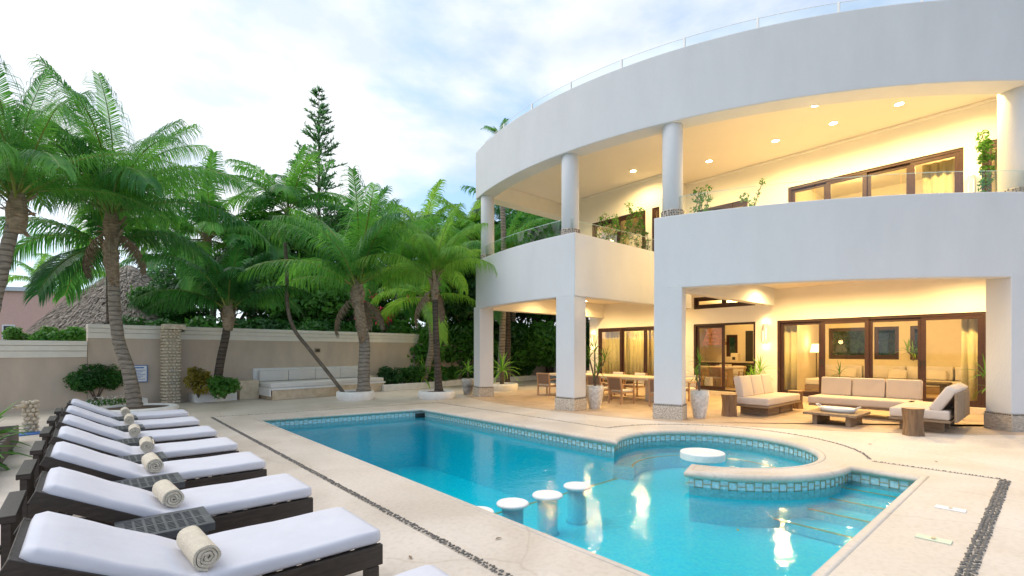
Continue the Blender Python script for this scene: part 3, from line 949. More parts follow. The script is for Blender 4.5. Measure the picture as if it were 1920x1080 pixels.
# sliding doors: frame, leaves with panes
def sliding_door(x, y0, y1, z0, z1, n, open_leaf=(), fw=0.07, name='sliding_door', handles=True):
    d = empty(name, (x - 14, (y0 + y1) / 2 - 6, z0)); d.parent = villa
    w = y1 - y0; h = z1 - z0
    b = MB()
    b.box(0.03, 0.15, -w / 2, w / 2, h - fw, h); b.box(0.03, 0.15, -w / 2, w / 2, 0, 0.05)
    b.box(0.03, 0.15, -w / 2, -w / 2 + fw, 0.05, h - fw); b.box(0.03, 0.15, w / 2 - fw, w / 2, 0.05, h - fw)
    b.build('frame', 'wood_frame', d, bevel=0.004)
    lw = (w - 2 * fw) / n
    for i in range(n):
        if i in open_leaf: continue
        a = -w / 2 + fw + i * lw; c = a + lw
        xo = 0.045 if i % 2 == 0 else 0.095
        lf = MB()
        s_ = 0.085
        lf.box(xo, xo + 0.045, a - .01, a + s_, 0.05, h - fw); lf.box(xo, xo + 0.045, c - s_, c + .01, 0.05, h - fw)
        lf.box(xo, xo + 0.045, a + s_, c - s_, 0.05, 0.05 + s_ * 1.2); lf.box(xo, xo + 0.045, a + s_, c - s_, h - fw - s_, h - fw)
        e = lf.build('door_leaf', 'wood_frame', d, bevel=0.004)
        p = MB(); p.add([(xo + 0.022, a + s_, 0.05 + s_), (xo + 0.022, c - s_, 0.05 + s_), (xo + .022, c - s_, h - fw - s_), (xo + .022, a + s_, h - fw - s_)], [(0, 1, 2, 3)])
        p.build('pane', 'pane_glass', e)
        if handles:
            p = MB(); hy = a + s_ * .4 if i % 2 else c - s_ * .5
            p.box(xo - 0.025, xo, hy - 0.012, hy + 0.012, h * .42, h * .42 + 0.15)
            p.build('handle', 'black', e, bevel=0.004)
    return d
sliding_door(X1, 1.13, 5.73, 0.15, 2.43, 4)
sliding_door(X1, 6.37, 8.45, 0.15, 2.43, 2, open_leaf=(0,))
sliding_door(X1, 9.3, 12.66, 0.15, 2.43, 3)
sliding_door(X1, 6.37, 8.45, 2.95, 3.36, 2, name='transom_window', handles=False, fw=0.05)
sliding_door(XR_, 1.42, 5.05, 3.65, 6.1, 4)
sliding_door(XR_, 0.2, 1.13, 3.65, 6.1, 1)
sliding_door(XR_, 5.60, 5.85, 4.3, 5.75, 1, name='window', handles=False, fw=0.03)
sliding_door(XR_, 6.15, 7.75, 3.75, 6.05, 2, name='window', handles=False)
sliding_door(XL_, 8.25, 8.52, 3.65, 6.02, 1, fw=.03)
sliding_door(XL_, 8.75, 10.95, 3.65, 6.02, 2)
for (y0, y1) in ((3.0, 3.35), (3.65, 4.35), (4.5, 5.75), (9.15, 9.65)):
    sliding_door(21.0, y0, y1, 1.2 if y0 < 6 else 1.25, 2.35 if y0 < 6 else 2.2, 1, name='window', handles=False, fw=0.03)

# ------------------------------------------------------------------ lamps
def spot(loc, energy, size=150, blend=0.8, col=(1.0, 0.68, 0.27), rad=0.05, rot=(0, 0, 0), parent=None):
    l = bpy.data.lights.new('lamp_light', 'SPOT')
    l.energy = energy; l.spot_size = R(size); l.spot_blend = blend; l.color = col; l.shadow_soft_size = rad
    o = bpy.data.objects.new('lamp_light', l); COL.objects.link(o); o.location = loc; o.rotation_euler = rot
    if parent: o.parent = parent
    return o
def point(loc, energy, col=(1.0, 0.66, 0.26), rad=0.08, parent=None):
    l = bpy.data.lights.new('lamp_light', 'POINT')
    l.energy = energy; l.color = col; l.shadow_soft_size = rad
    o = bpy.data.objects.new('lamp_light', l); COL.objects.link(o); o.location = loc
    if parent: o.parent = parent
    return o
def downlight(x, y, z, energy, lab, grp, r=0.06, size=165):
    e = empty('ceiling_light', (x, y, z)); tag(e, lab, 'ceiling light', grp)
    b = MB(); b.lathe([(r + 0.025, -0.001), (r + 0.022, -0.008), (r, -0.010), (r, -0.002)], 24, cap=False); b.build('trim_ring', 'white_ceramic', e)
    b = MB(); b.lathe([(r, -0.006), (r * .9, -0.008)], 24); b.build('bulb', 'lamp_glow', e)
    spot((0, 0, -0.03), energy, size, 0.6, rad=0.05, parent=e)
    return e
UP = [(12.5, 8.6, 'recessed ceiling light between the second and third round columns from the left'),
      (13.5, 6.7, 'faint recessed ceiling light just right of the third round column'),
      (13.5, 4.9, 'recessed ceiling light near the wall above the balcony plants side of the long doors'),
      (13.5, 3.6, 'recessed ceiling light near the wall, lower of the close pair in mid balcony'),
      (12.2, 3.6, 'recessed ceiling light near the fascia, upper of the close pair in mid balcony'),
      (13.55, 2.35, 'recessed ceiling light above the right end of the long upstairs doors'),
      (13.6, 1.2, 'recessed ceiling light beside the large round column at the right edge')]
for i, (x, y, lab) in enumerate(UP):
    downlight(x, y, 7.0, 240 if i != 1 else 120, lab, 'downlights in the balcony ceiling', 0.08)
LOW = [(11.6, 3.2, 80, 'recessed terrace ceiling light above the coffee table'), (14.3, 3.4, 360, 'recessed terrace ceiling light above the long sofa'),
       (14.7, 1.4, 290, 'recessed terrace ceiling light near the right end of the living room doors'), (14.3, 5.0, 320, 'recessed terrace ceiling light near the left end of the living room doors'),
       (11.4, 9.2, 80, 'recessed terrace ceiling light over the chairs on the pool side of the dining table'), (14.2, 9.4, 280, 'recessed terrace ceiling light before the right dining doors'),
       (11.9, 11.6, 80, 'recessed terrace ceiling light above the far end of the dining table'), (14.2, 11.9, 280, 'recessed terrace ceiling light before the left dining doors')]
for i, (x, y, en, lab) in enumerate(LOW):
    downlight(x, y, 3.4, en, lab, 'downlights in the ground floor terrace ceiling', 0.06, 168)

def sconce(x, y, z, h, lab, energy=3.5):
    e = empty('wall_lamp', (x, y, z)); tag(e, lab, 'wall lamp', 'wall lamps beside the doors')
    b = MB()
    b.lathe([(0.07, 0), (0.07, h)], 20, (-0.06, 0, 0), cap=False, sx=0.8)
    b.build('shade', 'stucco_warm', e, smooth=True)
    b = MB(); b.box(-0.125, -0.117, -0.05, -0.038, h * .25, h * .8); b.box(-.125, -.117, .038, .05, h * .1, h * .65); b.build('slot', 'sconce_glow', e)
    b = MB(); b.lathe([(0.045, h * .3), (0.045, h * .7)], 12, (-0.06, 0, 0)); b.build('bulb', 'sconce_glow', e)
    point((-0.07, 0, h + 0.06), energy, rad=0.03, parent=e)
    point((-0.07, 0, -0.06), energy, rad=0.03, parent=e)
sconce(X1, 6.05, 1.72, 0.62, 'white cylindrical wall lamp glowing up and down between the open door and wide doors')
sconce(X1, 13.0 - .1, 1.7, 0.5, 'wall lamp at the far end of the dining terrace beside the curtained doors', 3)
sconce(XR_, 5.32, 4.75, 0.5, 'upstairs wall lamp left of the long glass doors', 4)
sconce(XR_, 1.29, 4.9, 0.5, 'upstairs wall lamp between the long glass doors and the climbing plant', 4)
# lamps inside the rooms
for (x, y, z, en, lab) in ((18.3, 3.2, 2.94, 60, 'ceiling light inside the living room'), (18.6, 0.6, 2.94, 34, 'ceiling light in the right part of the living room'),
                      (18.2, 5.2, 2.94, 26, 'ceiling light in the left part of the living room'),
                      (18.5, 8.2, 3.39, 90, 'ceiling light inside the kitchen'), (16.55, 10.9, 3.39, 60, 'ceiling light behind the dining room curtains'),
                      (16.6, 2.0, 6.59, 40, 'ceiling light inside the right upstairs bedroom'), (16.7, 3.9, 6.59, 40, 'ceiling light inside the left upstairs bedroom'),
                      (15.8, 9.8, 6.99, 70, 'ceiling light behind the upstairs curtains at left')):
    e = empty('ceiling_light', (x, y, z)); tag(e, lab, 'ceiling light', 'ceiling lights inside the rooms')
    b = MB(); b.lathe([(0.09, -0.001), (0.085, -0.015)], 20); b.build('bulb', 'shade_glow', e)
    point((0, 0, -0.25), en * 1.5, rad=0.12, parent=e)

# ------------------------------------------------------------------ curtains
def curtain(x, y0, y1, z0, z1, lab, m='curtain', grp=None, amp=0.04):
    b = MB(); n = max(8, int((y1 - y0) / 0.028)); ph = random.random() * 6
    top, bot = [], []
    for i in range(n + 1):
        y = y0 + (y1 - y0) * i / n
        off = amp * math.sin(i * 1.05 + ph) + 0.3 * amp * math.sin(i * 2.3 + ph)
        bot.append((x + off, y, z0)); top.append((x + off * .8, y, z1))
    b.add(bot + top, [(i, i + 1, n + 2 + i, n + 1 + i) for i in range(n)])
    tag(b.build('curtain', m, smooth=True, solid=0.004), lab, 'curtain', grp)
curtain(16.32, 9.45, 10.4, 0.17, 2.4, 'cream curtain in the right pane of the dining terrace doors')
curtain(16.32, 10.5, 11.5, 0.17, 2.4, 'cream curtain in the middle pane of the dining terrace doors')
curtain(16.32, 11.6, 12.6, 0.17, 2.4, 'shaded cream curtain in the left pane of the dining terrace doors')
curtain(16.3, 5.3, 5.72, 0.17, 2.4, 'curtain gathered at the left end of the living room doors')
curtain(16.3, 1.2, 1.6, 0.17, 2.4, 'curtain gathered at the right end of the living room doors')
curtain(13.85, 8.8, 9.8, 3.66, 6.0, 'cream curtain behind the upstairs doors, right half')
curtain(13.85, 9.9, 10.9, 3.66, 6.0, 'cream curtain behind the upstairs doors, left half')
curtain(15.2, 1.5, 2.2, 3.66, 6.0, 'curtain at the right end of the long upstairs doors')
curtain(15.2, 0.25, 0.95, 3.66, 6.0, 'curtain in the narrow upstairs door behind the climbing plant')

# ------------------------------------------------------------------ furniture
def cushion_box(b, x0, x1, y0, y1, z0, z1):
    b.box(x0, x1, y0, y1, z0, z1)

def rot_pt(c):
    return c
# left daybed, backrest to the +Y side
def daybed(loc, L, W, back, lab, nb, backboard=False):
    e = empty('outdoor_daybed', loc); tag(e, lab, 'daybed', 'low daybeds on the ground floor terrace')
    b = MB(); b.box(0, L, 0, W, 0.21, 0.255); b.build('platform', 'deck_wood', e, bevel=0.005)
    for xx in (0.28, L * .5, L - 0.3):
        b = MB(); b.box(xx, xx + 0.08, 0.12, W - 0.12, 0, 0.208); b.build('leg', 'deck_wood', e)
    b = MB(); b.box(0.26, L - 0.2, 0.14 if back > 0 else W - 0.18, 0.18 if back > 0 else W - 0.14, 0.02, 0.207); b.build('skirt_board', 'deck_wood', e)
    b = MB(); b.box(0.0, L - 0.02, 0.01, W - 0.01, 0.258, 0.43); b.build('seat_cushion', 'cushion_terrace', e, bevel=0.035, seg=3, smooth=True)
    for i in range(nb):
        a = 0.02 + i * (L * 0.9) / nb; c = a + (L * 0.9) / nb - 0.015
        b = MB()
        th = 0.17
        ht = 0.50
        q = MB()
        q.box(a, c, -th / 2, th / 2, 0, ht)
        lean = 0.18 if not backboard else 0.55
        M = Matrix.Translation((0, (W - 0.22) if back > 0 else 0.24, 0.41)) @ Matrix.Rotation(-lean if back > 0 else lean, 4, 'X')
        q.v = [tuple(M @ Vector(p)) for p in q.v]
        q.build('back_cushion', 'cushion_terrace', e, bevel=0.04, seg=3, smooth=True)
    if backboard:
        for (a, c) in ((0.02, L * .48), (L * .5, L * .95)):
            b = MB()
            b.box(a, c, -0.09, -0.05, 0.23, 0.74); b.build('back_panel', 'deck_wood', e, bevel=0.005)
            b = MB(); b.bar(((a + c) / 2, -0.05, 0.3), ((a + c) / 2, -0.05, 0.31), 0.02, 0.02); 
    return e
daybed((11.4, 4.28, 0), 2.05, 0.86, +1, 'cream cushioned daybed beside the tree stump table on the left of the terrace', 3)
daybed((11.45, 1.27, 0), 1.9, 0.88, -1, 'cream daybed with leaning pillows and wooden back panels at the right of the terrace', 2, True)
# middle sofa, back to the house
e = empty('outdoor_sofa', (12.9, 2.0, 0)); tag(e, 'long cream three seat outdoor sofa in front of the living room doors', 'sofa')
b = MB(); b.box(0, 0.95, 0, 1.95, 0.21, 0.255); b.build('platform', 'deck_wood', e, bevel=0.005)
for yy in (0.2, 1.65):
    b = MB(); b.box(0.1, 0.9, yy, yy + 0.09, 0, 0.208); b.build('leg', 'deck_wood', e)
b = MB(); b.box(-0.02, 0.93, -0.02, 1.97, 0.258, 0.43); b.build('seat_cushion', 'cushion_terrace', e, bevel=0.04, seg=3, smooth=True)
for i in range(3):
    q = MB(); q.box(-0.09, 0.09, -0.05 + i * 0.645, 0.58 + i * 0.645, 0, 0.44)
    M = Matrix.Translation((0.80, 0.03, 0.42)) @ Matrix.Rotation(0.12, 4, 'Y')
    q.v = [tuple(M @ Vector(p)) for p in q.v]
    q.build('back_cushion', 'cushion_terrace', e, bevel=0.035, seg=3, smooth=True)
# coffee table and tray
e = empty('coffee_table', (11.1, 2.58, 0)); tag(e, 'low square wooden coffee table holding an oval white tray', 'coffee table')
b = MB()
for i in range(6):
    q = MB(); q.box(0.0, 1.08, i * 0.155, i * 0.155 + 0.150, 0.20, 0.245); q.build('plank', 'deck_wood', e, bevel=0.004)
for yy in (0.12, 0.70):
    q = MB(); q.box(0.1, 0.98, yy, yy + 0.08, 0, 0.198); q.build('leg', 'deck_wood', e)
e = empty('tray', (11.62, 3.02, 0.247), R(80)); tag(e, 'oval white tray with loop handles on the coffee table', 'tray')
b = MB(); b.lathe([(0.30, 0), (0.36, 0.085), (0.345, 0.085), (0.28, 0.02)], 36, sx=1.0, sy=0.62); b.build('bowl', 'white_ceramic', e, smooth=True)
for s_ in (-1, 1):
    b = MB(); b.tube([(s_ * 0.33, -0.05, 0.08), (s_ * 0.40, -0.04, 0.13), (s_ * 0.40, 0.04, 0.13), (s_ * 0.33, 0.05, 0.08)], 0.012, 8); b.build('handle', 'curb_white', e, smooth=True)
# stump tables
def stump(x, y, r, h, lab):
    e = empty('stump_table', (x, y, 0)); tag(e, lab, 'side table', 'tree stump side tables')
    b = MB(); rings = []
    for i in range(9):
        z = h * i / 8
        ring = []
        for k in range(32):
            a = 2 * math.pi * k / 32
            rr = r * (1 + 0.07 * math.sin(3 * a + x) + 0.05 * math.sin(7 * a + z * 4) + 0.025 * math.sin(13 * a + z * 9) - 0.10 * math.sin(math.pi * i / 8) + 0.02 * random.uniform(-1, 1))
            ring.append((rr * math.cos(a), rr * math.sin(a), z))
        rings.append(ring)
    b.loft(rings, cap=False); b.build('bark_side', 'stump', e, smooth=True)
    b = MB(); b.add([(x_ * 1.0, y_ * 1.0, z_ + 0.001) for x_, y_, z_ in rings[-1]], [tuple(range(32))]); b.build('cut_top', 'stump_end', e)
stump(11.09, 5.03 + .0, 0.165, 0.50, 'tree stump side table at the pool end of the left daybed')
stump(11.02, 1.72, 0.155, 0.48, 'tree stump side table standing nearest the pool before the right daybed')
stump(13.9, 4.55, 0.17, 0.46, 'small reddish stump table behind the left daybed by the doors')
stump(14.2, 1.62, 0.20, 0.46, 'wide stump table between the long sofa and the right daybed')
# dining table and chairs
e = empty('dining_table', (12.1, 6.85, 0)); tag(e, 'long pale stone topped dining table with thick pedestals on the terrace', 'dining table')
b = MB(); b.box(0, 1.2, 0, 5.0, 0.64, 0.72); b.build('table_top', 'stone_top', e, bevel=0.012)
for yy in (0.7, 3.6):
    b = MB(); b.box(0.35, 0.85, yy, yy + 0.6, 0, 0.638); b.build('pedestal', 'stone_top', e, bevel=0.02)
def dining_chair():
    e = empty('dining_chair', (0, 0, 0))
    # faces +X; back at -X
    for (x, y) in ((-0.26, -0.25), (-0.26, 0.25)):
        b = MB(); b.bar((x - .03, y, 0), (x, y, 0.45), 0.045, 0.045); b.bar((x, y, 0.44), (x - 0.07, y, 0.86), 0.045, 0.04); b.build('leg', 'teak', e, bevel=0.004)
    for (x, y) in ((0.26, -0.25), (0.26, 0.25)):
        b = MB(); b.box(x - .022, x + .022, y - .022, y + .022, 0, 0.63); b.build('leg', 'teak', e, bevel=0.004)
    for y in (-0.25, 0.25):
        b = MB(); b.bar((0.28, y, 0.64), (-0.29, y, 0.64), 0.055, 0.03); b.build('armrest', 'teak', e, bevel=0.006)
    b = MB(); b.box(-0.25, 0.25, -0.25, 0.25, 0.34, 0.385); b.build('seat_frame', 'teak', e)
    b = MB(); b.box(-0.22, 0.27, -0.225, 0.225, 0.388, 0.45); b.build('seat_cushion', 'cushion', e, bevel=0.02, smooth=True)
    b = MB(); b.bar((-0.265, 0, 0.46), (-0.325, 0, 0.84), 0.46, 0.025, up=(1, 0, 0)); b.build('woven_back', 'weave', e)
    b = MB(); b.bar((-0.33, -0.27, 0.865), (-0.33, 0.27, 0.865), 0.04, 0.05); b.build('top_rail', 'teak', e, bevel=0.006)
    b = MB(); b.bar((-0.22, 0, 0.47), (-0.29, 0, 0.885), 0.42, 0.05, up=(1, 0, 0)); b.build('back_cushion', 'cushion', e, bevel=0.02, smooth=True)
    return e
ch0 = dining_chair()
CH = [(11.72, 11.45, 0.15, 'wooden armchair at the far pool side end of the dining table'),
      (11.72, 10.45, -0.1, 'wooden armchair half hidden behind the left edge of the second square column'),
      (11.72, 9.25, 0.0, 'wooden armchair on the pool side of the dining table behind the white urn'),
      (11.50, 8.30, -0.12, 'wooden armchair pulled out on the pool side in the middle of the column gap'),
      (11.72, 7.15, 0.25, 'wooden armchair on the pool side nearest the third square column'),
      (13.65, 11.4, math.pi, 'cushioned armchair on the house side at the far left end of the dining table'),
      (13.65, 10.2, math.pi, 'cushioned armchair on the house side, second from the far end'),
      (13.65, 9.3, math.pi, 'cushioned armchair on the house side behind the spiky potted plant'),
      (13.65, 8.4, math.pi, 'cushioned armchair on the house side near the middle curtain pane'),
      (13.65, 7.5, math.pi, 'cushioned armchair on the house side closest to the open kitchen door')]
for i, (x, y, a, lab) in enumerate(CH):
    c = ch0 if i == 0 else copy_tree(ch0)
    c.location = (x, y, 0); c.rotation_euler = (0, 0, a); c.scale = (.95, .95, .86)
    tag(c, lab, 'armchair', 'armchairs round the dining table')

# interior furniture: living room
e = empty('indoor_sofa', (19.7, 1.0, 0.15)); tag(e, 'long built in cream sofa along the rear wall of the living room', 'sofa')
b = MB(); b.box(0, 1.0, 0, 4.8, 0, 0.22); b.build('base', 'deck_wood', e)
for i in range(4):
    b = MB(); b.box(-0.02, 0.9, i * 1.2 + .01, i * 1.2 + 1.19, 0.225, 0.40); b.build('seat_cushion', 'cushion', e, bevel=0.03, smooth=True)
    b = MB(); b.box(0.88, 1.12, i * 1.2 + .02, i * 1.2 + 1.18, 0.405, 0.84); b.build('back_cushion', 'cushion', e, bevel=0.04, smooth=True)
for (y, lab) in ((5.0, 'loose pillow leaning on the left half of the indoor sofa'), (3.6, 'wide loose pillow leaning on the middle of the indoor sofa'), (2.6, 'loose pillow at the right of the indoor sofa')):
    b = MB(); b.box(-0.06, 0.06, -0.25, 0.25, 0, 0.32)
    o = b.build('pillow', 'cushion', loc=(20.42, y, 0.56), bevel=0.05, seg=3, smooth=True); o.rotation_euler = (0, 0.25, 0); tag(o, lab, 'pillow')
b = MB(); b.box(20.86, 20.99, 0.8, 5.9, 0.9, 1.17); vb(b, 'window_ledge', 'interior')
e = empty('indoor_armchair', (17.6, 5.0, 0.15)); tag(e, 'low cream upholstered bench just inside the living room doors', 'bench')
b = MB(); b.box(0, 1.0, -0.5, .5, 0.05, 0.25); b.build('base', 'deck_wood', e)
b = MB(); b.box(0, 1.0, -0.5, .5, 0.255, 0.45); b.build('seat_cushion', 'cushion', e, bevel=0.04, smooth=True)
e = empty('floor_lamp', (19.6, 5.75, 0.15)); tag(e, 'glowing floor lamp in the corner of the living room', 'floor lamp')
b = MB(); b.lathe([(0.14, 0), (0.14, 0.02), (0.015, 0.03), (0.015, 1.35)], 16); b.build('stand', 'wood_frame', e)
b = MB(); b.lathe([(0.20, 1.30), (0.14, 1.60)], 24, cap=False); b.build('lamp_shade', 'shade_glow', e, smooth=True)
point((0, 0, 1.7), 12, parent=e)
e = empty('indoor_table', (17.9, 2.6, 0.15)); tag(e, 'dark wooden low table in the living room behind the long sofa', 'table')
b = MB(); b.box(-.5, .5, -.6, .6, 0.40, 0.46); b.build('table_top', 'dark_wood', e); 
for (x, y) in ((-.42, -.5), (.42, -.5), (-.42, .5), (.42, .5)):
    b = MB(); b.box(x - .05, x + .05, y - .05, y + .05, 0, 0.398); b.build('leg', 'dark_wood', e)
# kitchen
e = empty('kitchen_hood', (20.3, 9.85, 1.75)); tag(e, 'sloping red brick kitchen hood seen through the left glass leaf', 'kitchen hood')
rows = 8
for i in range(rows):
    z0 = i * 0.15; hw = 0.36 - 0.20 * min(1, i / 6)
    nb_ = max(2, int(hw * 2 / 0.22))
    for j in range(nb_):
        a = -hw + j * (2 * hw / nb_)
        b = MB(); b.box(-hw * 0.9, 0.4, a + 0.006, a + 2 * hw / nb_ - 0.006, z0 + 0.006, z0 + 0.144); b.build('brick', 'brick_red', e)
e = empty('kitchen_counter', (20.1, 7.8, 0.15)); tag(e, 'dark kitchen counter with a stone worktop and white cupboard door', 'counter')
b = MB(); b.box(0, 0.8, 0.05, 2.7, 0.0, 0.86); b.build('cabinet', 'wood_frame', e)
b = MB(); b.box(-0.03, 0.83, 0.02, 2.72, 0.862, 0.90); b.build('worktop', 'stone_top', e, bevel=.005)
b = MB(); b.box(-0.02, -0.002, 1.2, 1.7, 0.08, 0.8); b.build('cupboard_door', 'interior', e)
b = MB(); b.box(-0.02, -0.002, 0.3, 0.85, 0.08, 0.8); b.build('oven', 'black', e)
e = empty('indoor_dining_table', (18.3, 8.75, 0.15)); tag(e, 'stone topped indoor dining table seen through the kitchen door', 'table')
b = MB(); b.box(-.5, .5, -.9, .9, .68, .75); b.build('table_top', 'stone_top', e, bevel=.01)
b = MB(); b.box(-.25, .25, -.5, .5, 0, .678); b.build('pedestal', 'stone_top', e)
for i, (x, y, a, lab) in enumerate(((17.55, 9.1, 0, 'indoor armchair on the near side of the kitchen dining table, left one'), (17.55, 8.35, 0, 'indoor armchair on the near side of the kitchen dining table, beside the open doorway'),
                                   (19.1, 9.1, math.pi, 'indoor armchair on the far side of the kitchen dining table under the hood'), (19.1, 8.4, math.pi, 'indoor armchair on the far side of the kitchen dining table near the counter'))):
    c = copy_tree(ch0); c.location = (x, y, 0.15); c.rotation_euler = (0, 0, a); tag(c, lab, 'armchair', 'armchairs in the kitchen')
b = MB(); b.box(20.96, 20.995, 8.5, 8.8, 1.06, 2.35); vb(b, 'dark_doorway', 'black')
e = empty('water_cooler', (16.6, 8.25, 0.15)); tag(e, 'pale box standing on the floor just inside the kitchen door', 'box')
b = MB(); b.box(-.12, .12, -.1, .1, 0, .42); b.build('body', 'cushion', e, bevel=.02)
e = empty('espresso_machine', (20.4, 8.98, 1.05)); tag(e, 'small upright machine standing on the kitchen counter', 'coffee machine')
b = MB(); b.box(-.15, .15, -.14, .14, 0, .36); b.build('body', 'interior', e, bevel=.03)
b = MB(); b.box(-.16, -.152, -.06, .06, .08, .2); b.build('spout_recess', 'black', e)

# ------------------------------------------------------------------ sun loungers
def rounded_ring(w0, w1, h0, h1, r, frame, nseg=3):
    pts = []
    for (cx, cy, a0) in ((w1 - r, h1 - r, 0), (w0 + r, h1 - r, 90), (w0 + r, h0 + r, 180), (w1 - r, h0 + r, 270)):
        for k in range(nseg + 1):
            a = R(a0 + 90 * k / nseg)
            pts.append((cx + r * math.cos(a), cy + r * math.sin(a)))
    o, wy, nz = frame
    return [o + wy * p[0] + nz * p[1] for p in pts]

def make_lounger():
    """origin on the ground at the foot end, near side; bed runs to -X, width to +Y"""
    e = empty('sun_lounger', (0, 0, 0))
    W = 0.62
    FOOT, CR, HX = 0.0, -0.90, -1.47
    ang = R(28)
    for (y) in (0.0, W - 0.04):
        b = MB(); b.box(-1.60, 0.02, y, y + 0.04, 0.25, 0.366); b.build('side_rail', 'dark_wood', e, bevel=0.003)
    b = MB(); b.box(-0.02, 0.02, 0.041, W - 0.041, 0.25, 0.352); b.build('end_rail', 'dark_wood', e, bevel=0.003)
    for (x, y) in ((-0.075, -0.003), (-0.075, W - 0.067), (-1.50, -0.003), (-1.50, W - 0.067)):
        b = MB(); b.box(x, x + 0.07, y, y + 0.07, 0, 0.248); b.build('leg', 'dark_wood', e, bevel=0.003)
    # slats under the flat part
    for i in range(9):
        x = -0.06 - i * 0.098
        b = MB(); b.box(x - 0.06, x, 0.041, W - 0.041, 0.350, 0.366); b.build('slat', 'dark_wood', e)
    # raised back frame
    M = Matrix.Translation((CR, 0, 0.36)) @ Matrix.Rotation(ang, 4, 'Y')
    L = 0.70
    for y in (0.0, W - 0.04):
        b = MB(); b.M = M; b.box(-L, 0.0, y, y + 0.04, -0.045, 0.028); b.build('back_rail', 'dark_wood', e, bevel=0.003)
    for i in range(7):
        b = MB(); b.M = M; x = -L + i * 0.1
        b.box(x, x + (0.10 if i == 0 else 0.06), 0.041, W - 0.041, 0.010, 0.026); b.build('back_slat', 'dark_wood', e)
    for y in (0.08, W - 0.08):
        b = MB(); b.bar((CR - 0.45, y, 0.56), (-1.5, y, 0.30), 0.03, 0.03); b.build('back_support', 'dark_wood', e)
    # rear wheel frame with a board on top
    b = MB(); b.box(-1.66, -1.58, -0.01, W + 0.01, 0.56, 0.60); b.build('rear_board', 'dark_wood', e, bevel=0.003)
    for y in (0.0, W - 0.05):
        b = MB(); b.box(-1.64, -1.60, y, y + 0.05, 0.0, 0.558); b.build('rear_post', 'dark_wood', e, bevel=0.003)
    b = MB(); b.box(-1.615, -1.60, 0.051, W - 0.051, 0.36, 0.555); b.build('rear_panel', 'dark_wood', e)
    # mattress, one bent slab
    T = 0.078
    path = [(-0.0, 0.372)]
    for i in range(1, 7): path.append((CR * i / 6 * 0.93, 0.372))
    for i in range(5):
        t = i / 4; a = ang * t
        path.append((CR * 0.95 - 0.11 * t, 0.372 + 0.11 * t * math.tan(a * 0.5)))
    last = path[-1]
    for i in range(1, 7):
        path.append((last[0] - math.cos(ang) * 0.56 * i / 6, last[1] + math.sin(ang) * 0.56 * i / 6))
    rings = []
    npth = len(path)
    for i, (x, z) in enumerate(path):
        a = Vector(path[max(i - 1, 0)]); c = Vector(path[min(i + 1, npth - 1)])
        d = (a - c).normalized()      # toward foot
        nrm = Vector((-d.y, 0, d.x)) if d.x > 0 else Vector((d.y, 0, -d.x))
        wob = 0.003 * math.sin(i * 1.7)
        fr = (Vector((x, 0, z)), Vector((0, 1, 0)), nrm)
        if i == 0:
            for s_, ins in ((0.028, 0.028), (0.018, 0.010), (0.0, 0.0)):
                f2 = (Vector((x + 0.02 - (0.028 - s_) * 0 - (0.02 if s_ == 0 else 0.0) + (s_ - 0.028) * 0.6, 0, z)), fr[1], fr[2])
                rings.append(rounded_ring(0.01 + ins, W - 0.01 - ins, ins * .6, T - ins * .6, 0.02, f2))
        elif i == npth - 1:
            for ins in (0.0, 0.012, 0.03):
                off = Vector((-d.x, 0, -d.y)) * (ins * 1.2)
                f2 = (fr[0] + off, fr[1], fr[2])
                rings.append(rounded_ring(0.01 + ins, W - 0.01 - ins, ins * .6, T - ins * .6, 0.02, f2))
        else:
            rings.append(rounded_ring(0.01, W - 0.01, 0, T + wob, 0.026, fr))
    b = MB(); b.loft(rings, True); b.build('mattress', 'mattress', e, smooth=True)
    return e
lg0 = make_lounger()
LY = [1.46, 2.62, 3.80, 5.01, 6.14, 7.33, 8.62, 9.86]
LL = ['sun lounger of which only the mattress foot corner shows at the bottom edge',
      'nearest full sun lounger at the bottom left with a rolled towel across it',
      'second nearest full sun lounger, behind the first perforated side table',
      'third sun lounger counting away from the bottom edge of the picture',
      'middle sun lounger of the seven with full mattresses in view',
      'fifth sun lounger counting away, two in front of the last pair',
      'sun lounger second from the far end of the row',
      'farthest sun lounger of the row, right before the curved palm trunk']
for i, y in enumerate(LY):
    c = lg0 if i == 0 else copy_tree(lg0)
    c.location = (1.27 + random.uniform(-0.02, 0.02), y, 0); c.rotation_euler = (0, 0, R(random.uniform(-0.5, 0.5)))
    tag(c, LL[i], 'sun lounger', 'sun loungers in a row beside the pool')

def make_towel():
    e = MB()
    r0, r1, turns, th, L = 0.010, 0.066, 3.6, 0.0125, 0.36
    n = 90
    ins, outs = [], []
    for i in range(n + 1):
        t = i / n; a = turns * 2 * math.pi * t
        r = r0 + (r1 - r0) * t
        wv = 0.0015 * math.sin(a * 5)
        outs.append(((r + wv) * math.cos(a), (r + wv) * math.sin(a)))
        ins.append(((r + wv - th) * math.cos(a), (r + wv - th) * math.sin(a)))
    # the thick sheet section: quads between in and out
    rings = []
    for i in range(n + 1):
        bulge = 0.004 * math.sin(i * 0.4)
        rings.append([(outs[i][0], bulge, outs[i][1]), (outs[i][0], L + bulge, outs[i][1]), (ins[i][0], L + bulge, ins[i][1]), (ins[i][0], bulge, ins[i][1])])
    e.loft(rings, True)
    for k in range(0, 4): pass
    return e
tb = make_towel()
tw0 = tb.build('rolled_towel', 'towel', smooth=False, bevel=0.004)
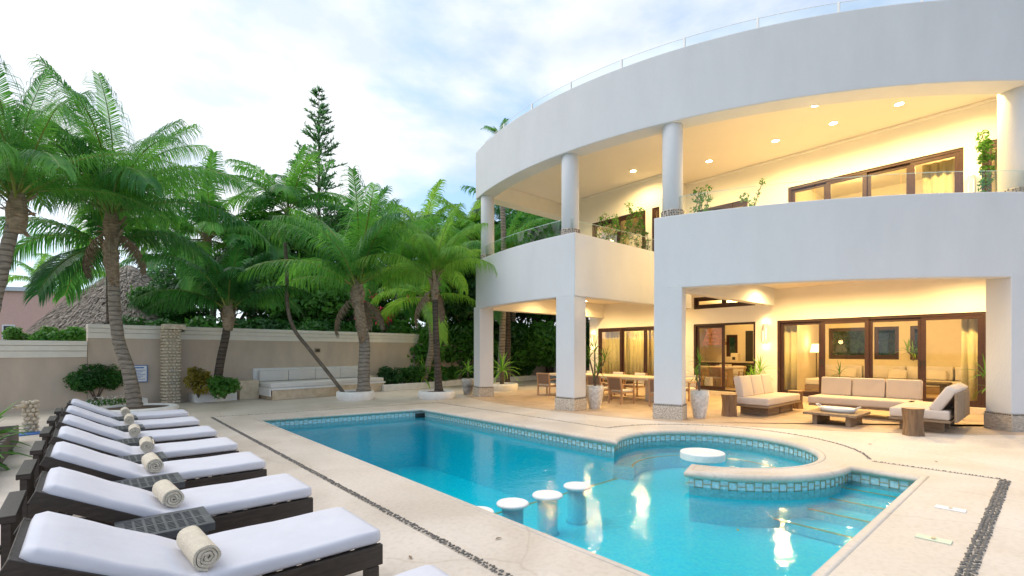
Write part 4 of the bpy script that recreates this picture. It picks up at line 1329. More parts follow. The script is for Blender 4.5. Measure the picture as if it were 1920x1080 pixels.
for i, y in enumerate(LY[1:]):
    c = tw0 if i == 0 else tw0.copy()
    if i: COL.objects.link(c)
    c.location = (0.44 + random.uniform(-.02, .02), y + 0.04 + random.uniform(0, .05), 0.45 + 0.066)
    c.rotation_euler = (0, random.uniform(0, 6), R(random.uniform(-4, 4)))
    tag(c, ['rolled beige towel on the nearest full sun lounger', 'rolled beige towel on the second lounger, right above the large perforated table',
            'rolled beige towel on the third lounger counting away', 'rolled beige towel on the middle lounger of the row',
            'rolled beige towel on the fifth lounger counting away', 'rolled beige towel on the lounger second from the far end',
            'rolled beige towel on the farthest lounger below the palm trunk'][i], 'towel', 'rolled towels on the sun loungers')

def make_side_table():
    e = empty('side_table', (0, 0, 0))
    Lx, Ly = 0.46, 0.40
    # perforated top: real slots left out of the sheet
    xs, ys, slot = [0.0], [0.0], set()
    bx, by = 8, 2
    mx_, my_ = 0.035, 0.035
    cw = (Lx - 2 * mx_) / bx; chh = (Ly - 2 * my_) / by
    xs = [0.0]; xflag = [False]
    for i in range(bx):
        a = mx_ + i * cw
        xs += [a + cw * 0.14, a + cw * 0.86]; xflag += [True, False]
    xs.append(Lx)
    ys = [0.0]; yflag = [False]
    for j in range(by):
        a = my_ + j * chh
        for k in range(5):
            y_ = a + chh * (0.06 + k * 0.18)
            ys += [y_, y_ + chh * 0.10]; yflag += [True, False]
    ys.append(Ly)
    b = MB()
    idx = {}
    vs_ = []
    for i, x in enumerate(xs):
        for j, y in enumerate(ys):
            idx[(i, j)] = len(vs_); vs_.append((x, y, 0.455))
    fs_ = []
    for i in range(len(xs) - 1):
        for j in range(len(ys) - 1):
            if xflag[i] and yflag[j]: continue
            fs_.append((idx[(i, j)], idx[(i + 1, j)], idx[(i + 1, j + 1)], idx[(i, j + 1)]))
    b.add(vs_, fs_)
    b.build('table_top', 'dark_plate', e, solid=0.012)
    b = MB()
    b.box(0.0, Lx, 0.0, 0.015, 0.415, 0.447); b.box(0, Lx, Ly - .015, Ly, 0.415, 0.447); b.box(0, .015, .016, Ly - .016, .415, .447); b.box(Lx - .015, Lx, .016, Ly - .016, .415, .447)
    b.build('apron', 'dark_plate', e)
    for (x, y) in ((.03, .03), (Lx - .06, .03), (.03, Ly - .06), (Lx - .06, Ly - .06)):
        b = MB(); b.box(x, x + .03, y, y + .03, 0, .414); b.build('leg', 'dark_plate', e)
    return e
tb0 = make_side_table()
for i, y in enumerate(LY[2:]):
    c = tb0 if i == 0 else copy_tree(tb0)
    c.location = (0.12, y - 0.415, 0)
    tag(c, ['largest perforated dark side table, just behind the nearest full lounger', 'perforated dark side table between the second and third loungers',
            'perforated dark side table between the third and middle loungers', 'perforated dark side table between the middle and fifth loungers',
            'perforated dark side table before the lounger second from the far end', 'perforated dark side table farthest away, beside the last lounger'][i],
        'side table', 'perforated side tables between the loungers')

# ------------------------------------------------------------------ garden wall
# wall runs along Y = 17.05 + 0.1 X
def wy(x): return 17.05 + 0.10 * x
def gpt(x, off=0.0):    # off = towards the camera
    return Vector((x + 0.0995 * off, wy(x) - 0.995 * off))
gw = empty('garden_wall', (4, 17.4, 0)); tag(gw, 'tan plastered garden wall with cream moulded coping along the back of the deck', 'wall')
def wall_seg(x0, x1, ztop, zcap, ends=True):
    a, c = gpt(x0), gpt(x1)
    b = MB(); sweep(b, [tuple(a), tuple(c)], [(-0.0, 0.0), (0.22, 0.0), (0.22, ztop - .01), (-0.0, ztop - .01)])
    b.v = [(x - 4, y - 17.4, z) for x, y, z in b.v]; b.build('wall_panel', 'tan_wall', gw)
    h = ztop - zcap
    for k, (off, za, zb) in enumerate(((-0.075, zcap + h * 0.76, ztop + 0.02), (-0.055, zcap + h * 0.42, zcap + h * 0.74), (-0.035, zcap + h * 0.0, zcap + h * 0.40))):
        b = MB(); sweep(b, [tuple(a), tuple(c)], [(off, za), (0.0 - .001, za), (0.27, za), (0.27, zb), (off, zb)])
        b.v = [(x - 4, y - 17.4, z) for x, y, z in b.v]; b.build('coping_course', 'cream_cap', gw, bevel=0.008)
wall_seg(-9.0, -0.02, 1.74, 1.33)
wall_seg(-0.15 + .14, 10.6, 2.20, 1.84)
wall_seg(10.62, 17.9, 1.80, 1.45)
wall_seg(17.92, 27.0, 1.40, 1.10)
# small vents / wall lights
for (px_, lab) in ((3.15, 'small square bronze light fixture in the garden wall beside the dark palm'), (6.2, 'small square bronze light fixture in the garden wall above the white bench'), (12.3, 'small square fixture in the low part of the garden wall by the hedge')):
    p = gpt(px_, 0.03)
    e = empty('wall_light', (p.x, p.y, 1.52 if px_ < 12 else 1.2), R(5.7)); tag(e, lab, 'wall light', 'small fixtures in the garden wall')
    b = MB(); b.box(-.09, .09, -.03, .03, -.07, .07); b.build('housing', 'husk', e, bevel=.005)
    b = MB(); b.box(-.065, .065, -.036, -.031, -.045, .03); b.build('grille', 'black', e)
# notice board
p = gpt(1.03, 0.05)
e = empty('notice_board', (p.x, p.y, 0.62), R(5.7)); tag(e, 'white notice sign with a blue border on the tan wall behind the curved trunk', 'sign')
b = MB(); b.box(-0.24, 0.24, -0.012, 0.012, 0, 0.48); b.build('board', 'sign_blue', e)
b = MB(); b.box(-0.215, 0.215, -0.016, -0.0125, 0.02, 0.46); b.build('paper', 'sign_white', e)
b = MB(); b.box(-0.15, 0.15, -0.019, -0.0165, 0.39, 0.425); b.build('heading_line', 'sign_blue', e)
for i in range(7):
    b = MB(); b.box(-0.18, 0.18 - 0.05 * (i % 3), -0.019, -0.0165, 0.33 - i * 0.042, 0.343 - i * 0.042); b.build('text_line', 'sign_blue', e)
# stone shower pillar
def ico_mesh(name, m):
    bm = bmesh.new(); bmesh.ops.create_icosphere(bm, subdivisions=1, radius=1)
    me = bpy.data.meshes.new(name); bm.to_mesh(me); bm.free(); me.materials.append(MATS[m])
    me.polygons.foreach_set('use_smooth', [True] * len(me.polygons))
    return me
STONE = ico_mesh('stone', 'rough_stone')
def stone_pillar(x, y, w, d, h, s, lab, name, rz=0.0, indiv=True, roundp=False):
    e = empty(name, (x, y, 0), rz); tag(e, lab, 'pillar')
    b = MB()
    if roundp: b.lathe([(w / 2 - .02, 0), (w / 2 - .02, h - .02)], 16)
    else: b.box(-w / 2 + .02, w / 2 - .02, -d / 2 + .02, d / 2 - .02, 0, h - .02)
    b.build('core', 'mortar', e)
    pos = []
    nz_ = int(h / s)
    for k in range(nz_):
        z = (k + .5) * h / nz_
        if roundp:
            m_ = int(math.pi * w / s)
            for j in range(m_):
                a = 2 * math.pi * (j + (k % 2) * .5) / m_
                pos.append((w / 2 * math.cos(a), w / 2 * math.sin(a), z))
        else:
            for (ax, ln, cst) in ((0, w, -d / 2), (0, w, d / 2), (1, d, -w / 2), (1, d, w / 2)):
                m_ = max(1, int(ln / s))
                for j in range(m_):
                    t = -ln / 2 + (j + .5 + .25 * (k % 2 - .5)) * ln / m_
                    pos.append((t, cst, z) if ax == 0 else (cst, t, z))
    if indiv:
        for (a, c, z) in pos:
            f = s * 0.56
            link_mesh('stone', STONE, e, (a + random.uniform(-.1, .1) * s, c + random.uniform(-.1, .1) * s, z + random.uniform(-.08, .08) * s),
                      (random.random() * 3, random.random() * 3, random.random() * 3), (f * random.uniform(.8, 1.25), f * random.uniform(.7, 1.0), f * random.uniform(.65, .9)))
    else:
        b = MB()
        iv = [v.co.copy() for v in STONE.vertices]; fc = [tuple(p.vertices) for p in STONE.polygons]
        for (a, c, z) in pos:
            f = s * .56; sx, sy, sz = f * random.uniform(.8, 1.2), f * random.uniform(.8, 1.2), f * random.uniform(.65, .9)
            Mr = Matrix.Rotation(random.random() * 3, 3, 'Z')
            b.add([tuple(Vector((a, c, z)) + Mr @ Vector((v.x * sx, v.y * sy, v.z * sz))) for v in iv], fc)
        o = b.build('stone', 'rough_stone', e, smooth=True); o['kind'] = 'stuff'
    return e
pp = gpt(1.75, 0.35)
e = stone_pillar(pp.x, pp.y, 0.36, 0.36, 2.12, 0.085, 'tall pebble clad shower pillar standing against the garden wall', 'shower_pillar', R(5.7), indiv=False)
b = MB(); b.box(-0.2, 0.34, -0.2, 0.2, 2.12, 2.27); b.build('cap_stone', 'rough_stone', e, bevel=.03)
b = MB(); b.tube([(0.3, 0, 2.12), (0.3, 0, 2.06), (0.3, 0, 2.05)], [0.02, 0.05, 0.07], 12); b.build('shower_head', 'metal', e)
b = MB(); b.lathe([(0.03, -.02), (.03, .02)], 10, (0, -.21, 0.95)); b.build('tap', 'metal', e)
b = MB(); b.lathe([(0.03, -.02), (.03, .02)], 10, (0, -.21, 0.60)); b.build('tap', 'metal', e)
e = stone_pillar(-0.79, 12.45, 0.17, 0.17, 0.60, 0.075, 'short rough stone foot shower post at the left edge of the deck', 'foot_shower', 0.3, roundp=True)
b = MB(); b.tube([(-.05, -0.02, 0.52), (-0.2, -0.12, 0.50), (-0.21, -.125, 0.47)], 0.035, 8); b.build('spout_block', 'rough_stone', e, smooth=True)
b = MB(); b.tube([(-.2, -0.12, 0.50), (-0.27, -0.16, 0.49)], 0.018, 8); b.build('spout', 'metal', e)
b = MB(); b.box(-.28, .12, -.35, .05, 0.001, .02); o = b.build('basin_pad', 'sign_blue', e)

# planters and curbs
def round_planter(x, y, r, h, lab, sx=1, sy=1, rz=0.0):
    e = empty('round_planter', (x, y, 0), rz); tag(e, lab, 'planter', 'round white planters on the deck')
    b = MB(); b.lathe([(r * .94, 0), (r, h * .3), (r, h * .8), (r * .96, h), (r * .82, h), (r * .80, h * .7)], 48, sx=sx, sy=sy, cap=False); b.build('rim', 'curb_white', e, smooth=True)
    b = MB(); b.lathe([(r * .81, h * .72), (r * .5, h * .86), (0.01, h * .9)], 24, sx=sx, sy=sy, cap=False); b.build('soil', 'soil', e, smooth=True)
    return e
round_planter(6.22, 14.40, 0.57, 0.26, 'round white planter holding the thick palm and the thin leaning trunk')
round_planter(8.30, 13.05, 0.58, 0.24, 'round white planter with the slender dark palm near the far pool corner')
round_planter(11.9, 14.1, 0.62, 0.26, 'round white planter with a cycad behind the first square column')
round_planter(0.90, 14.9, 0.85, 0.14, 'low pale planter ring at the foot of the curved palm behind the last lounger')
def curb(path, h, w, lab, name='curb_planter'):
    e = empty(name, (path[0][0], path[0][1], 0)); tag(e, lab, 'planter')
    b = MB(); sweep(b, path, [(0, 0), (w, 0), (w, h - .02), (w * .5, h), (0, h - .02)])
    b.v = [(x - path[0][0], y - path[0][1], z) for x, y, z in b.v]; b.build('rim', 'curb_white', e)
    return e
def cp_path(xa, xb, off):
    q = []
    a, c = gpt(xa, 0.02), gpt(xb, 0.02)
    a2, c2 = gpt(xa, off), gpt(xb, off)
    q = [tuple(a), tuple(a2), tuple((a2 + c2) / 2 + Vector((0, -.12))), tuple(c2), tuple(c)]
    return q
curb(cp_path(-0.05, 1.15, 0.75), 0.22, 0.08, 'white curved bed edging under the round dark green bush')
curb(cp_path(2.25, 3.35, 0.75), 0.25, 0.08, 'white curved bed edging under the yellow croton and dark palm')
curb([(8.25, 16.55), (9.6, 16.7), (11.0, 17.0), (12.2, 17.45), (14.0, 17.6), (17.0, 17.9), (20.0, 18.5)], 0.24, 0.14, 'long low white curb in front of the clipped hedge')
# bench sofa by the wall
ang_b = R(5.7)
e = empty('garden_bench', (3.45, 17.0, 0), ang_b); tag(e, 'long built in stone bench with pale cushions against the garden wall', 'bench')
b = MB(); b.box(0.62, 2.6, -1.30, 0.30, 0, 0.30); b.box(2.602, 4.85, -0.75, 0.30, 0, 0.30); b.build('base', 'travertine', e, bevel=.01)
b = MB(); b.box(0.58, 2.62, -1.34, 0.30, 0.302, 0.36); b.box(2.622, 4.87, -0.79, 0.30, 0.302, 0.36); b.build('seat_slab', 'curb_white', e)
b = MB(); b.box(0.54, 0.578, -1.30, -.45, 0.12, 0.36); b.build('side_slab', 'curb_white', e)
b = MB(); b.box(0.0, 0.55, -0.42, 0.30, 0, 0.58); b.build('arm_block', 'travertine', e, bevel=.01)
b = MB(); b.box(4.45, 4.9, -0.1, .3, 0.362, 0.55); b.build('arm_block', 'travertine', e, bevel=.01)
for (a, c, y0) in ((0.60, 2.9, -1.25), (2.92, 3.85, -.72), (3.87, 4.85, -.72)):
    b = MB(); b.box(a, c, y0, 0.12, 0.362, 0.50); b.build('seat_cushion', 'cushion', e, bevel=.03, seg=3, smooth=True)
for i in range(4):
    b = MB(); b.box(0.75 + i * 0.93, 0.75 + i * .93 + .92, 0.10, 0.27, 0.505, 0.86); b.build('back_cushion', 'cushion', e, bevel=.03, seg=3, smooth=True)
b = MB(); b.box(0.62, 4.55, 0.28, 0.40, 0.36, 0.93); b.build('back_slab', 'curb_white', e)
# dark wooden planter box at left
e = empty('planter_fence', (-0.86, 11.35, 0)); tag(e, 'dark weathered board planter box at the left edge of the deck', 'planter')
for i in range(34):
    b = MB(); y = -i * 0.115; b.box(-0.03, 0.0, y - 0.108, y, 0.0, 0.27 + random.uniform(-.012, .012)); b.build('board', 'grey_fence', e)
b = MB(); b.box(-1.6, -0.031, -4.0, -0.05, 0, 0.2); b.build('soil', 'soil', e)
b = MB(); b.box(-1.6, 0.0, 0.001, 0.03, 0.0, 0.27); b.build('end_board', 'grey_fence', e)
# ------------------------------------------------------------------ vegetation
def frond_mesh(L, e0, bend, leaf, mset, seed, droop=0.6, dens=1.0, width=0.034, name='frond'):
    rnd = random.Random(seed)
    b = MB()
    n = 22
    pts = [Vector((0, 0, 0))]
    tw = rnd.uniform(-0.25, 0.25)
    for i in range(n):
        t = (i + .5) / n
        a = e0 - bend * t ** 1.25
        side = tw * t
        pts.append(pts[-1] + Vector((math.cos(a) * math.cos(side), math.cos(a) * math.sin(side), math.sin(a))) * (L / n))
    b.tube(pts, [0.032 * (1 - 0.85 * i / n) for i in range(n + 1)], 4, mi=1)
    m_ = int(52 * dens)
    for k in range(m_):
        t = 0.13 + 0.87 * (k + .5) / m_
        f = t * n; i = min(int(f), n - 1); fr = f - i
        p = pts[i].lerp(pts[i + 1], fr)
        d = (pts[i + 1] - pts[i]).normalized()
        sidev = Vector((0, 0, 1)).cross(d)
        if sidev.length < 1e-3: sidev = Vector((0, 1, 0))
        sidev.normalize()
        upv = d.cross(sidev).normalized()
        if upv.z < 0: upv = -upv
        prof = math.sin(math.pi * min(1, (t - 0.02)) ** 0.75) ** 0.6
        for sgn in (-1, 1):
            ll = leaf * (0.35 + 0.75 * prof) * rnd.uniform(0.85, 1.1)
            fw = 0.45 + 0.55 * t
            dirv = (sidev * sgn * (0.95 - 0.35 * t) + d * fw * 0.8 + upv * 0.10 + Vector((rnd.uniform(-.08, .08), rnd.uniform(-.08, .08), rnd.uniform(-.08, .08)))).normalized()
            dr = droop * rnd.uniform(0.7, 1.4)
            q0 = p
            q1 = q0 + dirv * ll * 0.34 + Vector((0, 0, -dr * 0.06 * ll))
            d2 = (dirv + Vector((0, 0, -dr * 1.2))).normalized()
            q2 = q1 + d2 * ll * 0.36
            d3 = (dirv + Vector((0, 0, -dr * 3.2))).normalized()
            q3 = q2 + d3 * ll * 0.36
            wv = d.cross(dirv).cross(dirv).normalized()
            if wv.length < .1: wv = d
            w0 = width * rnd.uniform(.8, 1.2)
            b.add([q0 - wv * w0 * .35, q0 + wv * w0 * .35, q1 - wv * w0 * .5, q1 + wv * w0 * .5, q2 - wv * w0 * .35, q2 + wv * w0 * .35, q3],
                  [(0, 1, 3, 2), (2, 3, 5, 4), (4, 5, 6)], 0)
    o = b.build(name, mset)
    me = o.data
    bpy.data.objects.remove(o)
    return me
FR = {}
def frond_set(key, L, leaf, mset, **kw):
    FR[key] = [frond_mesh(L * (0.92 + 0.04 * (i % 4)), R(e), R(bd), leaf, mset, 100 + i + hash(key) % 50 if False else 100 + i + len(key) * 7, **kw)
               for i, (e, bd) in enumerate(((84, 50), (76, 66), (66, 80), (54, 84), (42, 80), (28, 72), (8, 70), (-14, 58), (60, 105), (36, 98)))]
frond_set('big', 4.3, 0.95, ['palm_leaf', 'rachis'], dens=1.9, width=0.027, droop=0.9)
frond_set('mid', 3.6, 0.85, ['palm_leaf', 'rachis'], dens=1.8, width=0.028, droop=0.9)
frond_set('light', 3.4, 0.85, ['palm_leaf_light', 'rachis'], dens=1.8, width=0.028, droop=1.0)
frond_set('dark', 2.7, 0.75, ['palm_leaf_dark', 'rachis'], dens=1.8, width=0.032, droop=0.7)
frond_set('far', 3.8, 0.9, ['palm_leaf', 'rachis'], dens=1.0, width=0.06)
frond_set('far_dark', 3.8, 0.9, ['palm_leaf_dark', 'rachis'], dens=1.0, width=0.06)
frond_set('far_light', 3.4, 0.85, ['palm_leaf_light', 'rachis'], dens=1.0, width=0.06)
frond_set('dry', 1.5, 0.35, ['husk', 'husk'], dens=0.5, width=0.05, droop=1.6)

def interp(pts, n):
    """catmull-rom through 3D points"""
    P = [Vector(p) for p in pts]
    P = [P[0] * 2 - P[1]] + P + [P[-1] * 2 - P[-2]]
    out = []
    for i in range(1, len(P) - 2):
        for k in range(n):
            t = k / n
            a, b, c, d = P[i - 1], P[i], P[i + 1], P[i + 2]
            out.append(0.5 * ((2 * b) + (c - a) * t + (2 * a - 5 * b + 4 * c - d) * t * t + (3 * b - a - 3 * c + d) * t ** 3))
    out.append(P[-2])
    return out

def palm(path, r0, r1, key, nf, scale, lab, grp=None, seed=0, m='trunk', name='palm_tree', elev=None, husk=True, azo=0.0, dry=0):
    rnd = random.Random(seed)
    base = Vector(path[0])
    e = empty(name, tuple(base)); tag(e, lab, 'palm', grp)
    pts = interp([Vector(p) - base for p in path], 10)
    npt = len(pts)
    rad = []
    for i in range(npt):
        t = i / (npt - 1)
        rad.append((r1 + (r0 - r1) * (1 - t) ** 1.6 + (0.35 * r0) * max(0, 1 - t * 9) ** 2) * (1 + 0.035 * (i % 2)))
    b = MB(); b.tube(pts, rad, 14, jitter=0.05); b.build('trunk', m, e, smooth=True)
    top = pts[-1]
    if husk:
        b = MB()
        b.tube([top + Vector((0, 0, z)) for z in (-0.55, -0.35, -0.1, 0.15, 0.35)], [r1 * 1.05, r1 * 1.45, r1 * 1.6, r1 * 1.25, r1 * .5], 12, jitter=0.12)
        for k in range(14):
            a = rnd.random() * 6.28
            p0 = top + Vector((math.cos(a) * r1 * 1.2, math.sin(a) * r1 * 1.2, rnd.uniform(-.45, 0.1)))
            o_ = Vector((math.cos(a), math.sin(a), 0))
            b.bar(p0, p0 + o_ * rnd.uniform(.08, .2) + Vector((0, 0, rnd.uniform(-.15, .35))), 0.09, 0.012, up=tuple(o_))
        b.build('husk', 'husk', e)
    for k in range(dry):
        a = azo + 0.7 + k * 1.9
        link_mesh('dry_frond', FR['dry'][5 + k % 3], e, tuple(top + Vector((math.cos(a) * r1, math.sin(a) * r1, -0.25))), (0, 0.75, a), (.9, .9, .9))
    order = elev or [0, 1, 2, 3, 4, 5, 6, 7, 8, 9]
    for k in range(nf):
        me = FR[key][order[k % len(order)]]
        a = azo + k * 2.39996 + rnd.uniform(-.25, .25)
        s_ = scale * rnd.uniform(0.85, 1.1)
        link_mesh('frond', me, e, tuple(top + Vector((math.cos(a) * .06, math.sin(a) * .06, 0.1 + rnd.uniform(-.1, .15)))),
                  (rnd.uniform(-.15, .15), rnd.uniform(-.12, .12), a), (s_, s_, s_))
    return e
F_, CXp, HYp, HC_ = 903.0, 960.0, 658.0, 1.5
cc_, ss_ = 795 / math.hypot(795, 903), 903 / math.hypot(795, 903)
def at(px, depth, py=None):
    """world point at a distance; py gives its height"""
    r_ = (px - CXp) / F_ * depth
    z = 0.0 if py is None else HC_ - (py - HYp) * depth / F_
    return Vector((r_ * ss_ + depth * cc_, -r_ * cc_ + depth * ss_, z))
# foreground palms
d = 12.0
palm([at(254, d, 774), at(250, d, 740), at(240, d, 692), at(222, d, 635), at(214, d, 560), at(212, d + .1, 480), at(210, d + .1, 415)], 0.165, 0.11, 'big', 28, 0.9,
     'tall coconut palm with the curved ringed trunk behind the last lounger', seed=4, elev=[0, 1, 2, 3, 4, 5, 2, 8, 1, 4, 3, 5, 0, 2], dry=3)
palm([at(-70, 9.5) , at(-30, 9.5, 640), at(0, 9.6, 520), at(22, 9.6, 430), at(32, 9.6, 385)], 0.13, 0.10, 'big', 22, 0.72, 'coconut palm leaning in from the left edge of the picture', seed=11, azo=.5, elev=[0, 1, 2, 3, 4, 5, 8, 9, 3, 2])
palm([at(208, 13.6), at(208, 13.6, 640), at(207, 13.7, 540), at(206, 13.8, 470)], 0.12, 0.09, 'dark', 12, 1.1, 'dark thin palm trunk standing between the bush and the garden wall', seed=5, m='trunk_dark')
palm([at(405, 14.2, 735), at(413, 14.2, 680), at(424, 14.1, 625), at(428, 14.1, 585)], 0.12, 0.10, 'dark', 16, 0.9, 'short dark green palm with a blackened trunk beside the croton', seed=8, m='trunk_dark', elev=[0, 1, 2, 3, 4, 0, 8, 1, 9, 5])
palm([at(682, 15.0, 738), at(682, 15, 700), at(683, 15, 640), at(674, 15, 580), at(670, 15, 545)], 0.20, 0.14, 'mid', 16, 1.0, 'thick ringed coconut palm in the round planter by the white bench', seed=21, elev=[0, 1, 2, 4, 5, 1, 8, 0, 3, 2], dry=4)
palm([at(823, 15.3, 738), at(820, 15.3, 680), at(817, 15.3, 610), at(815, 15.3, 530)], 0.125, 0.085, 'light', 20, 0.78, 'slender dark trunked palm in the round planter near the far pool corner', seed=31, m='trunk_dark', elev=[0, 1, 2, 3, 4, 8, 1, 2, 9, 5], dry=2)
BG = [(388, 452, 22, 'far', 18, 1.0), (540, 400, 25, 'far', 18, 1.05), (742, 520, 24, 'far', 16, .9), (880, 455, 25, 'far_light', 18, 1.0), (800, 455, 27, 'far_light', 18, 1.0),
      (960, 440, 25, 'far_dark', 18, 1.0), (1035, 430, 27, 'far', 18, 1.0), (148, 528, 42, 'far_light', 14, 1.0), (72, 532, 44, 'far_light', 14, 1.0), (320, 505, 30, 'far_dark', 16, 1.0),
      (690, 470, 29, 'far_dark', 18, 1.1), (460, 480, 24, 'far_dark', 18, 1.0), (608, 480, 26, 'far_dark', 16, 1.0), (800, 565, 20, 'far_light', 12, .8), (905, 520, 22, 'far_dark', 16, .9),
      (945, 500, 21, 'far', 12, .9), (1085, 470, 30, 'far_dark', 16, 1.1)]
BL = ['background palm whose crown rises above the short dark palm', 'background palm directly left of the conifer', 'background palm with a bare grey trunk right of the thick ringed palm',
      'yellow green background palm touching the villa corner', 'yellow green background palm above the slender palm', 'dark background palm between the first two round columns',
      'background palm seen under the upstairs end beam', 'tiny pale palm on the horizon beside the thatched roof', 'tiny pale palm above the pink house roof', 'dark palm behind the right slope of the thatched roof',
      'dark background palm right of the conifer', 'dark background palm left of the thin leaning trunk', 'dark background palm below the conifer', 'small pale palm over the garden wall near the bougainvillea',
      'dark low palm just left of the first square column', 'palm with a ringed trunk seen between the first two square columns', 'dark palm behind the second square column']
for i, (px_, py_, dd, key, nf, sc_) in enumerate(BG):
    b0 = at(px_ + random.uniform(-12, 12), dd); t0 = at(px_, dd, py_)
    palm([b0, b0.lerp(t0, .5) + Vector((random.uniform(-.3, .3), random.uniform(-.3, .3), 0)), t0], 0.16, 0.11, key, nf, sc_, BL[i], 'palms beyond the garden wall', seed=50 + i, husk=dd < 26, m='trunk' if i % 3 else 'trunk_dark')
# palm tip showing above the roof
t0 = at(938, 20, 262); palm([Vector((t0.x, t0.y, 0)), Vector((t0.x + .2, t0.y, 5)), t0], 0.15, 0.1, 'far', 12, 0.22, 'palm behind the villa whose frond tip peeks above the roof edge', seed=99, elev=[0, 1, 2, 3, 8, 9])

# leaf clouds
def leaf_cloud(name, blobs, n, size, m, seed, elong=1.6, flat=0.0):
    rnd = random.Random(seed)
    b = MB()
    tot = sum(r[1] ** 2 for r in blobs)
    for (c, r, *sq_) in blobs:
        k = int(n * r * r / tot)
        zs = sq_[0] if sq_ else 0.85
        for i in range(k):
            v = Vector((rnd.gauss(0, 1), rnd.gauss(0, 1), rnd.gauss(0, 1))).normalized()
            rr = r * (0.62 + 0.42 * rnd.random() ** 0.7) * (1 + 0.28 * noise.noise(v * 2.3 + Vector(c)))
            p = Vector(c) + Vector((v.x * rr, v.y * rr, v.z * rr * zs))
            nr = (v * 0.7 + Vector((rnd.uniform(-1, 1), rnd.uniform(-1, 1), rnd.uniform(-.4, 1)))).normalized()
            u = nr.orthogonal().normalized()
            u = (Matrix.Rotation(rnd.random() * 6.28, 3, nr) @ u)
            w = nr.cross(u)
            s_ = size * rnd.uniform(.6, 1.3)
            b.add([p - u * s_ * elong * .5, p - w * s_ * .35 + nr * s_ * .08, p + u * s_ * elong * .5, p + w * s_ * .35 + nr * s_ * .08], [(0, 1, 2, 3)])
    o = b.build(name, m); me = o.data; bpy.data.objects.remove(o)
    return me
def rand_blobs(rnd, R0, n, zs=0.8, base=0.0):
    bl = [((0, 0, base), R0 * .7, zs)]
    for i in range(n):
        a = rnd.random() * 6.28; ph = rnd.uniform(-.3, 1.0)
        bl.append(((math.cos(a) * R0 * .65 * math.cos(ph), math.sin(a) * R0 * .65 * math.cos(ph), base + R0 * .6 * math.sin(ph)), R0 * rnd.uniform(.25, .5), zs))
    return bl
CROWN = [leaf_cloud('crown', rand_blobs(random.Random(k), 2.0, 16), 7500, 0.17, mm, k) for k, mm in ((1, 'leaf'), (2, 'leaf_deep'), (3, 'leaf_deep'), (4, 'leaf'))]
def tree(px_, py_, dd, s_, k, lab, grp='broadleaf trees beyond the garden wall', sx=1.0):
    b0 = at(px_, dd); t0 = at(px_, dd, py_)
    e = empty('broadleaf_tree', tuple(b0), random.random() * 6); tag(e, lab, 'tree', grp)
    h = t0.z
    b = MB(); b.tube([(0, 0, 0), (0.1, 0.05, h * .5), (0, 0, h)], [0.16 * s_, .13 * s_, .06 * s_], 8)
    for j in range(5):
        a = j * 1.3; b.tube([(0, 0, h * .55), (math.cos(a) * s_, math.sin(a) * s_, h * .9)], [.07 * s_, .03 * s_], 6)
    b.build('trunk', 'bark', e, smooth=True)
    link_mesh('crown', CROWN[k], e, (0, 0, h), (0, 0, 0), (s_ * sx, s_ * sx, s_))
TREES = [(300, 585, 24, .75, 1), (360, 560, 25, 1.0, 1), (440, 540, 25, 1.15, 2), (510, 560, 24, 1.2, 1), (590, 560, 23, 1.15, 2), (650, 560, 26, 1.1, 1), (700, 600, 27, .8, 3), (760, 560, 29, 1.1, 1), (830, 570, 24, 1.0, 2),
         (880, 560, 23, 1.2, 1), (960, 560, 27, 1.4, 2), (1030, 560, 27, 1.5, 1), (1100, 540, 28, 1.5, 2), (920, 500, 28, 1.3, 3), (1000, 470, 30, 1.4, 0), (555, 480, 27, 1.1, 0), (640, 460, 30, 1.2, 0), (480, 470, 31, 1.0, 0), (860, 480, 32, 1.2, 1), (760, 460, 33, 1.1, 0)]
TL = ['low dark shrub like tree right of the thatched roof', 'dark leafy tree behind the short dark palm, left side', 'dark leafy tree behind the short dark palm, right side', 'dense dark tree behind the thin leaning trunk',
      'dense dark tree left of the thick ringed palm', 'dark tree just right of the thick ringed palm crown', 'small lighter tree near the red blossoms', 'dark tree behind the bare grey background trunk',
      'dark tree behind the slender palm trunk', 'dark tree left of the first square column', 'dark tree filling the gap between the first two square columns, left part', 'dark tree filling the gap between the first two square columns, right part',
      'dark tree hidden mostly by the second square column', 'green tree behind the first round column', 'green tree seen through the balcony glass at left', 'lighter green tree beneath the conifer on its left', 'lighter green tree beneath the conifer on its right',
      'lighter green tree above the short dark palm', 'dark tree above the slender palm on the villa side', 'lighter green tree between the two planter palms']
TREES = [(a[0], a[1], a[2], a[3], 3 if (a[4] == 2 and 400 < a[0] < 900) else a[4]) for a in TREES]
for i, a in enumerate(TREES):
    tree(*a, TL[i])
# understory between the trunks
UN = [(270, 22), (345, 23), (420, 22), (500, 22), (580, 22), (655, 23), (735, 24), (800, 22), (865, 23), (930, 24), (985, 25), (1040, 25), (1095, 26)]
UL = ['undergrowth just right of the thatched roof behind the wall', 'undergrowth left of the short dark palm trunk beyond the wall', 'undergrowth directly behind the short dark palm trunk',
      'undergrowth behind the upper bend of the thin leaning trunk', 'undergrowth between the leaning trunk and the thick ringed palm', 'undergrowth behind the trunk of the thick ringed palm',
      'undergrowth around the bare grey background trunk', 'undergrowth left of the slender palm trunk', 'undergrowth right of the slender palm trunk', 'undergrowth right behind the first square column',
      'undergrowth in the left half of the gap between the first two square columns', 'undergrowth in the right half of the gap between the first two square columns', 'undergrowth behind the second square column']
for i, (px_, dd) in enumerate(UN):
    p = at(px_, dd)
    e = empty('understory_bush', tuple(p), i * 1.3); tag(e, UL[i], 'bush', 'undergrowth beyond the garden wall')
    link_mesh('crown', CROWN[(1, 3, 0)[i % 3]], e, (0, 0, 1.6), (0, 0, 0), (.95, .95, .85))
